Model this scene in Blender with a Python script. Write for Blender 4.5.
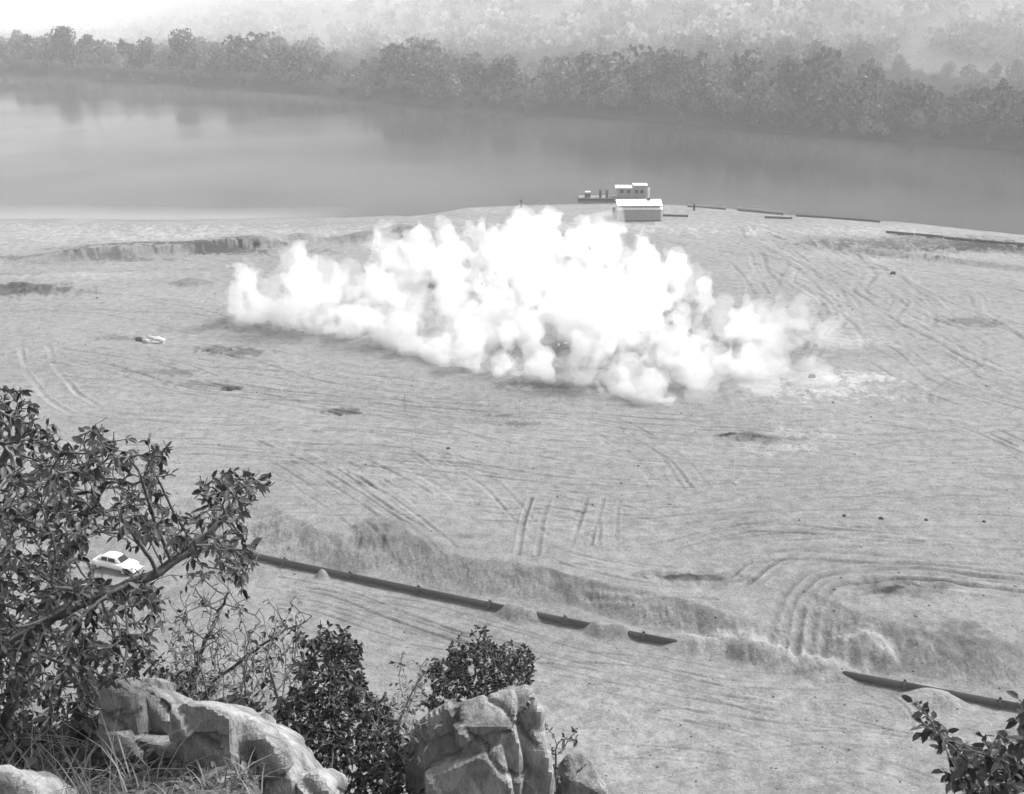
import bpy, bmesh, math, random
import numpy as np
from mathutils import Vector, Matrix, kdtree

for _o in list(bpy.data.objects):
    bpy.data.objects.remove(_o)
scene = bpy.context.scene
COL = scene.collection
R = math.radians

# ------------------------------------------------------------------ camera, light, exposure
F, CX, CY, HOR = 1250.0, 512.0, 397.0, -50.0
CAM_Z = 51.0
PITCH = math.atan((CY - HOR) / F)
cam = bpy.data.cameras.new('camera')
cam.sensor_width = 36.0
cam.lens = 36.0 * F / 1024.0
cam.clip_start, cam.clip_end = 0.1, 9000
cam_o = bpy.data.objects.new('camera', cam)
COL.objects.link(cam_o)
cam_o.location = (0, 0, CAM_Z)
cam_o.rotation_euler = (math.pi / 2 - PITCH, 0, 0)
scene.camera = cam_o

SUN_EL, SUN_AZ = R(50), R(66)          # azimuth clockwise from the view direction (+Y)
SKY_STRENGTH, SUN_STRENGTH, EXPOSURE = 0.15, 2.9, 0.98
world = bpy.data.worlds.new('World')
scene.world = world
world.use_nodes = True
wn, wl = world.node_tree.nodes, world.node_tree.links
sky = wn.new('ShaderNodeTexSky')
sky.sky_type = 'NISHITA'
sky.sun_disc = False
sky.sun_elevation = SUN_EL
sky.sun_rotation = SUN_AZ
sky.dust_density = 4.0
bw = wn.new('ShaderNodeRGBToBW')        # the photograph is black and white
wl.new(sky.outputs[0], bw.inputs[0])
wl.new(bw.outputs[0], wn['Background'].inputs['Color'])
wn['Background'].inputs['Strength'].default_value = SKY_STRENGTH
sun = bpy.data.lights.new('sun', 'SUN')
sun.energy = SUN_STRENGTH
sun.angle = R(9.0)
sun.color = (1, 1, 1)
sun_o = bpy.data.objects.new('sun', sun)
COL.objects.link(sun_o)
sd = Vector((math.sin(SUN_AZ) * math.cos(SUN_EL), math.cos(SUN_AZ) * math.cos(SUN_EL), math.sin(SUN_EL)))
sun_o.rotation_euler = sd.to_track_quat('Z', 'Y').to_euler()
sun_o.location = (0, 0, 120)
scene.view_settings.view_transform = 'Standard'
scene.view_settings.look = 'None'
scene.view_settings.gamma = 1
scene.view_settings.exposure = EXPOSURE
cy = scene.cycles
cy.use_denoising = True
cy.max_bounces = 14
cy.diffuse_bounces = 3
cy.glossy_bounces = 2
cy.transmission_bounces = 3
cy.transparent_max_bounces = 8
cy.volume_bounces = 10
cy.sample_clamp_indirect = 4
cy.use_adaptive_sampling = True
cy.adaptive_threshold = 0.02
HAZE_DENSITY = 0.00047

# ------------------------------------------------------------------ helpers
sp_, cp_ = math.sin(PITCH), math.cos(PITCH)


def ray(x, y):
    a, b = (x - CX) / F, (CY - y) / F
    return np.array([a, cp_ + b * sp_, -sp_ + b * cp_])


def at(x, y, z=0.0):
    """surveyed ground point at height z"""
    d = ray(x, y)
    t = (z - CAM_Z) / d[2]
    return np.array([d[0] * t, d[1] * t, z])


def dp(x, y, dist):
    """point on a sight line at a horizontal distance"""
    d = ray(x, y)
    t = dist / d[1]
    return np.array([d[0] * t, dist, CAM_Z + d[2] * t])


def _hash(ix, iy, iz, seed):
    h = (ix.astype(np.int64) * 374761393 + iy.astype(np.int64) * 668265263 + iz.astype(np.int64) * 2147483647 + seed * 1274126177)
    h = (h ^ (h >> 13)) * 1274126177
    h = h & 0x7fffffff
    h = (h ^ (h >> 16)) * 69069
    return ((h & 0xffffff) / float(0xffffff)) * 2 - 1


def vnoise(x, y, z=None, seed=0):
    if z is None:
        z = np.zeros_like(x)
    ix, iy, iz = np.floor(x), np.floor(y), np.floor(z)
    fx, fy, fz = x - ix, y - iy, z - iz
    ux, uy, uz = fx * fx * (3 - 2 * fx), fy * fy * (3 - 2 * fy), fz * fz * (3 - 2 * fz)
    r = 0
    flat = not np.any(z)
    for dz in ((0,) if flat else (0, 1)):
        wz = 1.0 if flat else (uz if dz else 1 - uz)
        for dx in (0, 1):
            wx = ux if dx else 1 - ux
            for dy in (0, 1):
                wy = uy if dy else 1 - uy
                r = r + wx * wy * wz * _hash(ix + dx, iy + dy, iz + dz, seed)
    return r


def fbm(x, y, z=None, oct=4, seed=0):
    s, a, t = 0, 1.0, 0
    for i in range(oct):
        k = 2.03 ** i
        s = s + a * vnoise(x * k, y * k, None if z is None else z * k, seed + i * 17)
        t += a
        a *= .5
    return s / t


def sst(a, b, x):
    t = np.clip((x - a) / (b - a), 0, 1)
    return t * t * (3 - 2 * t)


def set_tag(o, label=None, cat=None, group=None, kind=None):
    for k, v in (('label', label), ('category', cat), ('group', group), ('kind', kind)):
        if v:
            o[k] = v
    return o


def link(name, me, mat=None, parent=None, smooth=False):
    o = bpy.data.objects.new(name, me)
    COL.objects.link(o)
    if mat is not None:
        me.materials.append(mat)
    if parent is not None:
        o.parent = parent
    if smooth and len(me.polygons):
        me.polygons.foreach_set('use_smooth', np.ones(len(me.polygons), bool))
    return o


def np_mesh(name, V, faces, tone=None, tname='tone'):
    """V (n,3); faces (m,k) array of quads/tris"""
    me = bpy.data.meshes.new(name)
    V = np.asarray(V, dtype=np.float32)
    faces = np.asarray(faces, dtype=np.int32)
    m, k = faces.shape
    me.vertices.add(len(V))
    me.vertices.foreach_set('co', V.ravel())
    me.loops.add(m * k)
    me.loops.foreach_set('vertex_index', faces.ravel())
    me.polygons.add(m)
    me.polygons.foreach_set('loop_start', np.arange(0, m * k, k, dtype=np.int32))
    me.update(calc_edges=True)
    if tone is not None:
        a = me.attributes.new(tname, 'FLOAT', 'POINT')
        a.data.foreach_set('value', np.asarray(tone, dtype=np.float32))
    return me


def empty(name, loc, rz=0, **k):
    o = bpy.data.objects.new(name, None)
    o.empty_display_size = .3
    COL.objects.link(o)
    o.location = tuple(float(v) for v in loc)
    o.rotation_euler = (0, 0, rz)
    set_tag(o, **k)
    return o


def bm_obj(name, bm, mat, parent=None, smooth=False, bevel=0):
    if bevel:
        bmesh.ops.bevel(bm, geom=list(bm.edges), offset=bevel, segments=1, affect='EDGES')
    bmesh.ops.recalc_face_normals(bm, faces=bm.faces)
    me = bpy.data.meshes.new(name)
    bm.to_mesh(me)
    bm.free()
    return link(name, me, mat, parent, smooth)


def add_box(bm, c, s, rot=None):
    m = Matrix.Translation(Vector(c))
    if rot is not None:
        m = m @ rot
    m = m @ Matrix.Diagonal((s[0], s[1], s[2], 1))
    bmesh.ops.create_cube(bm, size=1, matrix=m)


def add_cyl(bm, a, b, r, r2=None, seg=16, cap=True):
    a, b = Vector(a), Vector(b)
    d = b - a
    m = Matrix.Translation((a + b) / 2) @ d.to_track_quat('Z', 'Y').to_matrix().to_4x4()
    bmesh.ops.create_cone(bm, cap_ends=cap, segments=seg, radius1=r, radius2=r if r2 is None else r2, depth=d.length, matrix=m)


# ------------------------------------------------------------------ materials (all neutral: a black-and-white photograph)
def mat_new(name):
    m = bpy.data.materials.new(name)
    m.use_nodes = True
    return m, m.node_tree.nodes, m.node_tree.links, m.node_tree.nodes['Principled BSDF']


def grey(v):
    return (v, v, v, 1)


def mix_val(nt, ln, fac, a, b):
    n = nt.new('ShaderNodeMapRange')
    n.inputs[3].default_value, n.inputs[4].default_value = a, b
    ln.new(fac, n.inputs[0])
    return n.outputs[0]


def simple_mat(name, v, rough=.7, var=.25, scale=3.0, metal=0, bump=0):
    m, nt, ln, bs = mat_new(name)
    tc = nt.new('ShaderNodeTexCoord')
    no = nt.new('ShaderNodeTexNoise')
    no.inputs['Scale'].default_value = scale
    no.inputs['Detail'].default_value = 6
    ln.new(tc.outputs['Object'], no.inputs['Vector'])
    mr = nt.new('ShaderNodeMapRange')
    mr.inputs[1].default_value, mr.inputs[2].default_value = .25, .75
    mr.inputs[3].default_value, mr.inputs[4].default_value = v * (1 - var), v * (1 + var)
    ln.new(no.outputs[0], mr.inputs[0])
    ln.new(mr.outputs[0], bs.inputs['Base Color'])
    bs.inputs['Roughness'].default_value = rough
    bs.inputs['Metallic'].default_value = metal
    if bump:
        b = nt.new('ShaderNodeBump')
        b.inputs['Strength'].default_value = bump
        b.inputs['Distance'].default_value = .05
        ln.new(no.outputs[0], b.inputs['Height'])
        ln.new(b.outputs[0], bs.inputs['Normal'])
    return m


def leaf_mat(name, lo, hi, trans=.3, rough=.5):
    m, nt, ln, bs = mat_new(name)
    at_ = nt.new('ShaderNodeAttribute')
    at_.attribute_name = 'tone'
    mr = nt.new('ShaderNodeMapRange')
    mr.inputs[3].default_value, mr.inputs[4].default_value = lo, hi
    ln.new(at_.outputs['Fac'], mr.inputs[0])
    ln.new(mr.outputs[0], bs.inputs['Base Color'])
    bs.inputs['Roughness'].default_value = rough
    bs.inputs['Specular IOR Level'].default_value = .3
    tr = nt.new('ShaderNodeBsdfTranslucent')
    ln.new(mr.outputs[0], tr.inputs['Color'])
    mx = nt.new('ShaderNodeMixShader')
    mx.inputs[0].default_value = trans
    ln.new(bs.outputs[0], mx.inputs[1])
    ln.new(tr.outputs[0], mx.inputs[2])
    ln.new(mx.outputs[0], nt['Material Output'].inputs['Surface'])
    return m


def ground_mat():
    m, nt, ln, bs = mat_new('sand_and_soil')
    tc = nt.new('ShaderNodeTexCoord')
    a = nt.new('ShaderNodeAttribute')
    a.attribute_name = 'tone'

    def noise(sc, det, rough=.6, vec=None):
        n = nt.new('ShaderNodeTexNoise')
        n.inputs['Scale'].default_value = sc
        n.inputs['Detail'].default_value = det
        n.inputs['Roughness'].default_value = rough
        ln.new(vec or tc.outputs['Object'], n.inputs['Vector'])
        return n.outputs[0]

    def math_(op, x, y):
        n = nt.new('ShaderNodeMath')
        n.operation = op
        for i, v in enumerate((x, y)):
            if isinstance(v, (int, float)):
                n.inputs[i].default_value = v
            else:
                ln.new(v, n.inputs[i])
        return n.outputs[0]
    n1 = noise(.06, 5)
    n2 = noise(.75, 9, .78)
    n3 = noise(4.5, 6, .75)
    s = math_('MULTIPLY', math_('SUBTRACT', n1, .5), .55)
    s = math_('ADD', s, math_('MULTIPLY', math_('SUBTRACT', n2, .5), 2.2))
    s = math_('ADD', s, math_('MULTIPLY', math_('SUBTRACT', n3, .5), 1.7))
    s = math_('ADD', s, 1.0)
    v = math_('MULTIPLY', a.outputs['Fac'], s)
    v = math_('MINIMUM', math_('MAXIMUM', v, .02), .7)
    ln.new(v, bs.inputs['Base Color'])
    bs.inputs['Roughness'].default_value = .95
    bs.inputs['Specular IOR Level'].default_value = .15
    b = nt.new('ShaderNodeBump')
    b.inputs['Strength'].default_value = .8
    b.inputs['Distance'].default_value = .28
    ln.new(math_('ADD', n2, math_('MULTIPLY', n3, .5)), b.inputs['Height'])
    ln.new(b.outputs[0], bs.inputs['Normal'])
    return m


def rock_mat():
    m, nt, ln, bs = mat_new('weathered_rock')
    tc = nt.new('ShaderNodeTexCoord')
    mp = nt.new('ShaderNodeMapping')
    mp.inputs['Rotation'].default_value = (.5, .3, .4)
    mp.inputs['Scale'].default_value = (1, 1, .45)
    ln.new(tc.outputs['Object'], mp.inputs['Vector'])
    n1 = nt.new('ShaderNodeTexNoise')
    n1.inputs['Scale'].default_value = 2.2
    n1.inputs['Detail'].default_value = 10
    n1.inputs['Roughness'].default_value = .72
    ln.new(mp.outputs[0], n1.inputs['Vector'])
    n2 = nt.new('ShaderNodeTexNoise')
    n2.inputs['Scale'].default_value = 14
    n2.inputs['Detail'].default_value = 8
    n2.inputs['Roughness'].default_value = .7
    ln.new(mp.outputs[0], n2.inputs['Vector'])
    vo = nt.new('ShaderNodeTexVoronoi')
    vo.feature = 'DISTANCE_TO_EDGE'
    vo.inputs['Scale'].default_value = 2.3
    wv = nt.new('ShaderNodeVectorMath')
    wv.operation = 'MULTIPLY_ADD'
    wv.inputs[1].default_value = (.5, .5, .5)
    ln.new(n1.outputs['Color'], wv.inputs[0])
    ln.new(mp.outputs[0], wv.inputs[2])
    ln.new(wv.outputs[0], vo.inputs['Vector'])
    cr = nt.new('ShaderNodeMapRange')
    cr.inputs[1].default_value, cr.inputs[2].default_value = 0, .035
    cr.inputs[3].default_value, cr.inputs[4].default_value = .8, 1
    ln.new(vo.outputs['Distance'], cr.inputs[0])
    ra = nt.new('ShaderNodeValToRGB')
    ra.color_ramp.elements[0].position, ra.color_ramp.elements[1].position = .34, .64
    ra.color_ramp.elements[0].color, ra.color_ramp.elements[1].color = grey(.09), grey(.44)
    ln.new(n1.outputs[0], ra.inputs[0])
    mu = nt.new('ShaderNodeMath')
    mu.operation = 'MULTIPLY'
    ln.new(ra.outputs[0], mu.inputs[0])
    ln.new(cr.outputs[0], mu.inputs[1])
    mr = nt.new('ShaderNodeMapRange')
    mr.inputs[1].default_value, mr.inputs[2].default_value = .3, .7
    mr.inputs[3].default_value, mr.inputs[4].default_value = .65, 1.25
    ln.new(n2.outputs[0], mr.inputs[0])
    m2 = nt.new('ShaderNodeMath')
    m2.operation = 'MULTIPLY'
    ln.new(mu.outputs[0], m2.inputs[0])
    ln.new(mr.outputs[0], m2.inputs[1])
    ln.new(m2.outputs[0], bs.inputs['Base Color'])
    bs.inputs['Roughness'].default_value = .9
    ad = nt.new('ShaderNodeMath')
    ad.operation = 'MULTIPLY_ADD'
    ad.inputs[1].default_value = .35
    ln.new(n2.outputs[0], ad.inputs[0])
    ln.new(n1.outputs[0], ad.inputs[2])
    a2 = nt.new('ShaderNodeMath')
    a2.operation = 'MULTIPLY_ADD'
    a2.inputs[1].default_value = .25
    ln.new(cr.outputs[0], a2.inputs[0])
    ln.new(ad.outputs[0], a2.inputs[2])
    b = nt.new('ShaderNodeBump')
    b.inputs['Strength'].default_value = .9
    b.inputs['Distance'].default_value = .12
    ln.new(a2.outputs[0], b.inputs['Height'])
    ln.new(b.outputs[0], bs.inputs['Normal'])
    return m


def water_mat():
    m, nt, ln, bs = mat_new('river_water')
    a = nt.new('ShaderNodeAttribute')
    a.attribute_name = 'tone'
    ln.new(a.outputs['Fac'], bs.inputs['Base Color'])
    bs.inputs['IOR'].default_value = 1.10
    tc = nt.new('ShaderNodeTexCoord')
    rn = nt.new('ShaderNodeTexNoise')
    rn.inputs['Scale'].default_value = .02
    rn.inputs['Detail'].default_value = 5
    ln.new(tc.outputs['Object'], rn.inputs['Vector'])
    rr = nt.new('ShaderNodeMapRange')
    rr.inputs[1].default_value, rr.inputs[2].default_value = .35, .65
    rr.inputs[3].default_value, rr.inputs[4].default_value = .06, .2
    ln.new(rn.outputs[0], rr.inputs[0])
    ln.new(rr.outputs[0], bs.inputs['Roughness'])
    mp = nt.new('ShaderNodeMapping')
    mp.inputs['Scale'].default_value = (1, .45, 1)
    ln.new(tc.outputs['Object'], mp.inputs['Vector'])
    n = nt.new('ShaderNodeTexNoise')
    n.inputs['Scale'].default_value = 1.3
    n.inputs['Detail'].default_value = 4
    ln.new(mp.outputs[0], n.inputs['Vector'])
    b = nt.new('ShaderNodeBump')
    b.inputs['Strength'].default_value = .35
    b.inputs['Distance'].default_value = .06
    ln.new(n.outputs[0], b.inputs['Height'])
    ln.new(b.outputs[0], bs.inputs['Normal'])
    return m


def volume_mat(name, density, aniso=0.0, noise=0.0, nscale=.3):
    m = bpy.data.materials.new(name)
    m.use_nodes = True
    nt, ln = m.node_tree.nodes, m.node_tree.links
    nt.remove(nt['Principled BSDF'])
    pv = nt.new('ShaderNodeVolumePrincipled')
    pv.inputs['Color'].default_value = (1, 1, 1, 1)
    pv.inputs['Density'].default_value = density
    pv.inputs['Anisotropy'].default_value = aniso
    ln.new(pv.outputs[0], nt['Material Output'].inputs['Volume'])
    if noise:
        tc = nt.new('ShaderNodeTexCoord')
        n = nt.new('ShaderNodeTexNoise')
        n.inputs['Scale'].default_value = nscale
        n.inputs['Detail'].default_value = 3
        ln.new(tc.outputs['Object'], n.inputs['Vector'])
        mr = nt.new('ShaderNodeMapRange')
        mr.inputs[1].default_value, mr.inputs[2].default_value = .38, .62
        mr.inputs[3].default_value, mr.inputs[4].default_value = density * (1 - noise), density * (1 + noise)
        ln.new(n.outputs[0], mr.inputs[0])
        ln.new(mr.outputs[0], pv.inputs['Density'])
    return m


def low_gloss(m):
    m.node_tree.nodes['Principled BSDF'].inputs['IOR'].default_value = 1.15
    return m


M = dict(
    ground=ground_mat(), rock=rock_mat(), water=water_mat(),
    pipe=simple_mat('rusty_pipe_steel', .014, .95, .45, 2.5, bump=.3),
    iron=simple_mat('dark_iron', .02, .85, .4, 4),
    white=simple_mat('white_painted_metal', .78, .45, .06, 2),
    greyboard=simple_mat('grey_weathered_board', .26, .8, .15, 3),
    roofgap=simple_mat('dark_vent_opening', .04, .9, .1),
    wood=simple_mat('old_timber', .16, .85, .35, 4),
    darkwood=simple_mat('wet_timber', .05, .8, .4, 4),
    carpaint=simple_mat('cream_car_enamel', .75, .25, .05, 1.5),
    glass=low_gloss(simple_mat('dark_car_glass', .012, .15, .1)),
    rubber=simple_mat('tyre_rubber', .03, .85, .2, 6),
    chrome=simple_mat('chrome_trim', .7, .15, .05, metal=1),
    cloth=simple_mat('white_canvas', .8, .9, .1, 5),
    greycloth=simple_mat('dirty_canvas', .34, .9, .3, 4),
    clod=simple_mat('dirt_clod', .11, .95, .5, .3),
    bark=simple_mat('grey_bark', .09, .9, .4, 18, bump=.5),
    palebark=simple_mat('pale_twig_bark', .22, .9, .4, 18),
    leaf=leaf_mat('broad_leaf', .015, .17, .3),
    dleaf=leaf_mat('dark_small_leaf', .010, .060, .15),
    pleaf=leaf_mat('pale_scrub_leaf', .05, .28, .3),
    straw=leaf_mat('dry_straw', .03, .22, .2),
    forest=leaf_mat('forest_foliage', .03, .30, .2, .8),
    hillforest=leaf_mat('hazed_hill_foliage', .20, .80, .2, .8),  # foliage colour paled to make up for thin haze
    smoke=volume_mat('white_smoke', .26, 0.0),
    thin=volume_mat('thin_white_smoke', .09, 0.0),
    mist=volume_mat('hill_mist', .0115, 0.0),
    haze=volume_mat('pale_air', HAZE_DENSITY, 0.0),
)

# ------------------------------------------------------------------ the lie of the land
BENCH = -1.85
WATER = -1.0


def curve_of_x(pts, z):
    P = np.array([at(x, y, z) for x, y in pts])
    o = np.argsort(P[:, 0])
    P = P[o]
    x0, y0 = P[:, 0], P[:, 1]

    def f(x, ext0=0.0, ext1=0.0):
        r = np.interp(x, x0, y0)
        r = r + np.where(x < x0[0], (x - x0[0]) * ext0, 0) + np.where(x > x0[-1], (x - x0[-1]) * ext1, 0)
        return r
    return f


_sh = curve_of_x([(0, 219), (120, 220), (250, 219), (330, 217), (410, 216), (440, 212), (470, 207), (520, 204.5), (600, 203),
                  (660, 203.5), (700, 206), (760, 212), (830, 217), (900, 222), (960, 229), (1024, 235)], WATER)
_fb = curve_of_x([(0, 74), (120, 81), (300, 93), (430, 105), (512, 112), (640, 120), (760, 130), (900, 140), (1024, 149)], WATER)


def shore(x):
    return _sh(x, 0.0, -.55) + .8 * vnoise(x * .12, x * 0, seed=5) + .3 * vnoise(x * .5, x * 0, seed=6)


def bank(x):
    x = np.asarray(x, float)
    s = _fb(x, -.45, -.55)
    return np.maximum(s, shore(np.asarray(x)) + 40) + 2.5 * vnoise(x * .04, x * 0, seed=8) + 1.0 * vnoise(x * .2, x * 0, seed=9)


_top = curve_of_x([(-200, 480), (0, 484), (200, 490), (262, 502), (318, 528), (345, 533), (385, 521), (432, 549), (470, 556), (540, 567),
                   (620, 584), (690, 600), (735, 618), (757, 622), (778, 594), (812, 592), (868, 618), (905, 626), (960, 636), (1024, 645), (1200, 672)], 0)
_bot = curve_of_x([(-200, 545), (0, 552), (200, 556), (300, 565), (350, 574), (400, 584), (470, 594), (560, 604),
                   (640, 628), (700, 642), (745, 668), (775, 672), (835, 674), (850, 664), (900, 674), (960, 684), (1024, 694), (1200, 730)], BENCH)

MOUNDS = []   # (x, y, radius_x, radius_y, height, sharp)


def mound(px, py, z, rx, ry, h, sharp=1.0, tone=0):
    p = at(px, py, z)
    MOUNDS.append((p[0], p[1], rx, ry, h, sharp, tone))


mound(385, 540, -1, 3.4, 3.0, 1.1, .8, -.06)
mound(420, 552, -1, 4.0, 2.0, .5, 1, -.03)
mound(365, 556, -1, 4.0, 2.5, .7, 1, -.05)
for px, py, w, h in ((522, 617, 1.5, 1.0), (508, 614, 1.3, .95), (536, 619, .9, .5), (596, 631, 1.3, .95), (612, 635, 1.5, 1.05), (624, 636, 1.1, .75), (322, 577, .9, .8), (678, 643, 2.0, .41), (689, 647, 2.1, .44), (700, 647, 2.0, .41), (711, 651, 2.1, .44), (722, 651, 2.0, .41), (733, 655, 2.1, .44), (744, 655, 2.0, .41), (755, 660, 2.1, .44), (766, 660, 2.0, .41), (777, 664, 2.1, .44), (788, 664, 2.0, .41), (799, 668, 2.1, .44), (810, 668, 2.0, .41), (821, 672, 2.1, .44), (832, 672, 2.0, .41), (843, 676, 2.1, .44),
                    (932, 699, 2.4, .72), (915, 704, 2.0, .35), (952, 706, 1.8, .35)):
    mound(px, py, BENCH, w, w * .9, h, 1.0, .03)
mound(864, 658, BENCH, 2.7, 2.3, 1.7, .7, .12)
mound(886, 668, BENCH, 1.2, 1.1, .8, .8, .06)
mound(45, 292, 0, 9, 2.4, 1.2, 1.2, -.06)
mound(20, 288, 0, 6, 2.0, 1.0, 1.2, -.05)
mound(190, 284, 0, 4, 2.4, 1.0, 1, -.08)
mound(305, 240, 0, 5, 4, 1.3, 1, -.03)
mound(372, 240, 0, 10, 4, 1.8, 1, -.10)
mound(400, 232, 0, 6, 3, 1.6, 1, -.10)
mound(748, 437, 0, 2.6, 1.3, .7, 1, -.05)
mound(772, 442, 0, 3.2, 1.1, .55, 1, -.05)
mound(728, 435, 0, 1.8, .6, .2, 1, -.14)
mound(900, 590, 0, 2.0, .8, .3, 1, -.06)
mound(940, 586, 0, 2.4, .6, .3, 1, -.06)
mound(695, 578, 0, 3.0, .8, .2, 1, -.12)
mound(475, 535, 0, 2.0, .7, .25, 1, -.06)

# dark / pale patches of sand; some paint shade on scarp faces and below smoke: (px, py, half width m, half depth m, change)
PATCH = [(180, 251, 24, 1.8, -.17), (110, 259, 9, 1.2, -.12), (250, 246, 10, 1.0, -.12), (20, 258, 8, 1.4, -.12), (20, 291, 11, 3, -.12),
         (940, 244, 26, 4.5, -.15), (1010, 250, 16, 3, -.08), (970, 322, 5, 1.5, -.10), (190, 330, 6, 1.4, -.05), (235, 352, 5, 1.0, -.12),
         (210, 348, 4, .8, -.10), (170, 372, 7, 1.0, -.08), (345, 412, 3.5, .8, -.14), (205, 384, 5, 1, -.07), (120, 338, 4, .8, -.1), 
         (230, 388, 1.4, .5, -.15), (500, 416, 2.5, .5, -.1), (520, 424, 2.5, .5, -.1), (560, 385, 8, 1.2, -.1), (345, 430, 3, .5, -.07),
         (758, 438, 4.5, 1.0, -.10), (798, 434, 4, 1.6, .09), (775, 448, 6, 1.2, .08), (780, 440, 3.5, .7, -.09), (692, 578, 4.2, 1.0, -.07), (668, 575, 2.5, .7, -.06), (880, 603, 3, .8, -.05), (925, 612, 4, .8, -.05), (800, 385, 12, 4, .07), (830, 390, 7, 2.2, .05), (860, 378, 4, 1.4, .1), (865, 650, 2, 1.2, .08),
         (700, 380, 6, 1.5, -.05), (860, 340, 10, 2, .06), (550, 745, 10, 5, .03), (760, 730, 18, 5, .03),
         (60, 235, 40, 6, .06), (250, 232, 35, 4, .05), (120, 275, 14, 2, .05), (900, 650, 7, 1.4, -.05), (960, 662, 7, 1.4, -.05),
         (880, 232, 20, 3, .05), (950, 255, 25, 2, .05), (820, 230, 16, 5, .04), (590, 228, 26, 4, .1), (890, 610, 5, .8, -.05), (930, 600, 5, .8, -.05)]

# tyre and blade tracks: guide line, how many side by side, spacing (m), rut half width, depth, two-rut gauge
TRACKS = [
    ([(776, 668), (778, 630), (784, 598), (806, 574), (860, 562), (940, 566), (1060, 580)], 2, 2.6, .34, .15, 1.9),
    ([(812, 668), (814, 630), (818, 600), (838, 580), (900, 572), (1060, 590)], 2, 2.8, .34, .12, 1.9),
    ([(828, 666), (830, 640), (832, 596)], 1, 1, .34, .12, 1.7),
    ([(640, 560), (700, 548), (780, 538), (880, 542), (1060, 560)], 4, 2.2, .24, .09, 1.8),
    ([(620, 584), (690, 552), (760, 530), (860, 525), (1060, 532)], 4, 2.0, .24, .08, 1.8),
    ([(560, 560), (640, 578), (730, 602)], 4, 1.5, .25, .09, 1.8),
    ([(720, 612), (748, 585), (770, 565), (800, 550)], 4, 1.2, .25, .09, 1.8),
    ([(600, 545), (601, 520), (604, 498)], 2, 2.2, .22, .07, 1.6),
    ([(556, 556), (560, 520), (566, 500)], 1, 2.2, .25, .08, 1.8),
    ([(250, 440), (300, 462), (360, 500), (425, 545)], 5, 1.6, .22, .06, 1.8),
    ([(300, 448), (350, 470), (400, 500), (470, 550)], 4, 1.5, .22, .06, 1.8),
    ([(330, 440), (400, 450), (470, 490), (520, 545)], 4, 1.8, .22, .04, 1.8),
    ([(-60, 430), (150, 440), (320, 445), (520, 462), (700, 470)], 6, 2.2, .24, .06, 1.8),
    ([(-60, 470), (200, 452), (420, 470), (650, 500), (820, 520)], 5, 2.4, .24, .05, 1.8),
    ([(-60, 400), (200, 410), (420, 425), (700, 452), (1100, 470)], 7, 2.4, .26, .05, 1.8),
    ([(-60, 372), (160, 380), (330, 402), (560, 432), (800, 445), (1100, 440)], 5, 2.8, .26, .05, 1.9),
    ([(200, 500), (420, 498), (640, 515), (860, 490), (1100, 470)], 4, 2.2, .22, .04, 1.8),
    ([(560, 420), (610, 430), (660, 462), (690, 500)], 4, 1.8, .22, .045, 1.8),
    ([(25, 348), (30, 372), (52, 398), (80, 412)], 1, 2, .35, .08, 3.6, .05),
    ([(8, 400), (20, 430), (60, 460)], 1, 2, .3, .06, 2.0),
    ([(740, 215), (800, 245), (860, 300), (880, 350), (860, 400)], 7, 4.5, .45, .08, 2.2),
    ([(700, 232), (780, 262), (830, 300), (850, 340)], 5, 4.0, .4, .07, 2.2),
    ([(660, 225), (760, 240), (900, 262), (1100, 285)], 6, 4.5, .45, .08, 2.2),
    ([(820, 262), (900, 300), (980, 352), (1100, 400)], 7, 4.2, .4, .08, 2.0),
    ([(860, 330), (950, 380), (1100, 430)], 5, 3.0, .3, .06, 2.0),
    ([(880, 420), (960, 425), (1030, 455), (1080, 480)], 4, 1.3, .25, .08, 1.8),
    ([(700, 420), (820, 408), (940, 420), (1100, 425)], 5, 2.0, .25, .06, 1.8),
    ([(860, 500), (960, 495), (1100, 505)], 5, 2.4, .22, .04, 1.8),
    ([(-60, 300), (120, 300), (300, 330), (420, 360)], 5, 3.5, .35, .07, 2.0),
    ([(-60, 330), (100, 345), (220, 372), (420, 405), (560, 412)], 6, 2.8, .3, .07, 2.0),
    ([(-60, 275), (100, 268), (250, 262)], 3, 4, .5, .09, 2.0),
    ([(-60, 240), (150, 236), (420, 222), (560, 218)], 4, 4.0, .5, .07, 2.2),
    ([(260, 580), (400, 612), (540, 648), (700, 690), (860, 735), (1060, 790)], 5, 1.15, .16, .06, 1.5),
    ([(300, 640), (480, 668), (640, 690), (780, 720), (1060, 760)], 4, 1.1, .16, .06, 1.5),
    ([(540, 666), (640, 675), (760, 690), (860, 690), (1060, 735)], 3, 1.0, .16, .05, 1.5),
    ([(560, 730), (700, 735), (860, 770), (1000, 820)], 4, 1.6, .16, .035, 1.5),
    ([(560, 790), (700, 760), (840, 748), (1060, 770)], 4, 1.3, .15, .03, 1.5),
    ([(860, 690), (900, 720), (880, 735)], 1, 1.0, .15, .05, 1.4),
    ([(200, 560), (330, 600), (450, 640), (560, 668)], 4, 1.0, .16, .05, 1.5),
]

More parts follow.
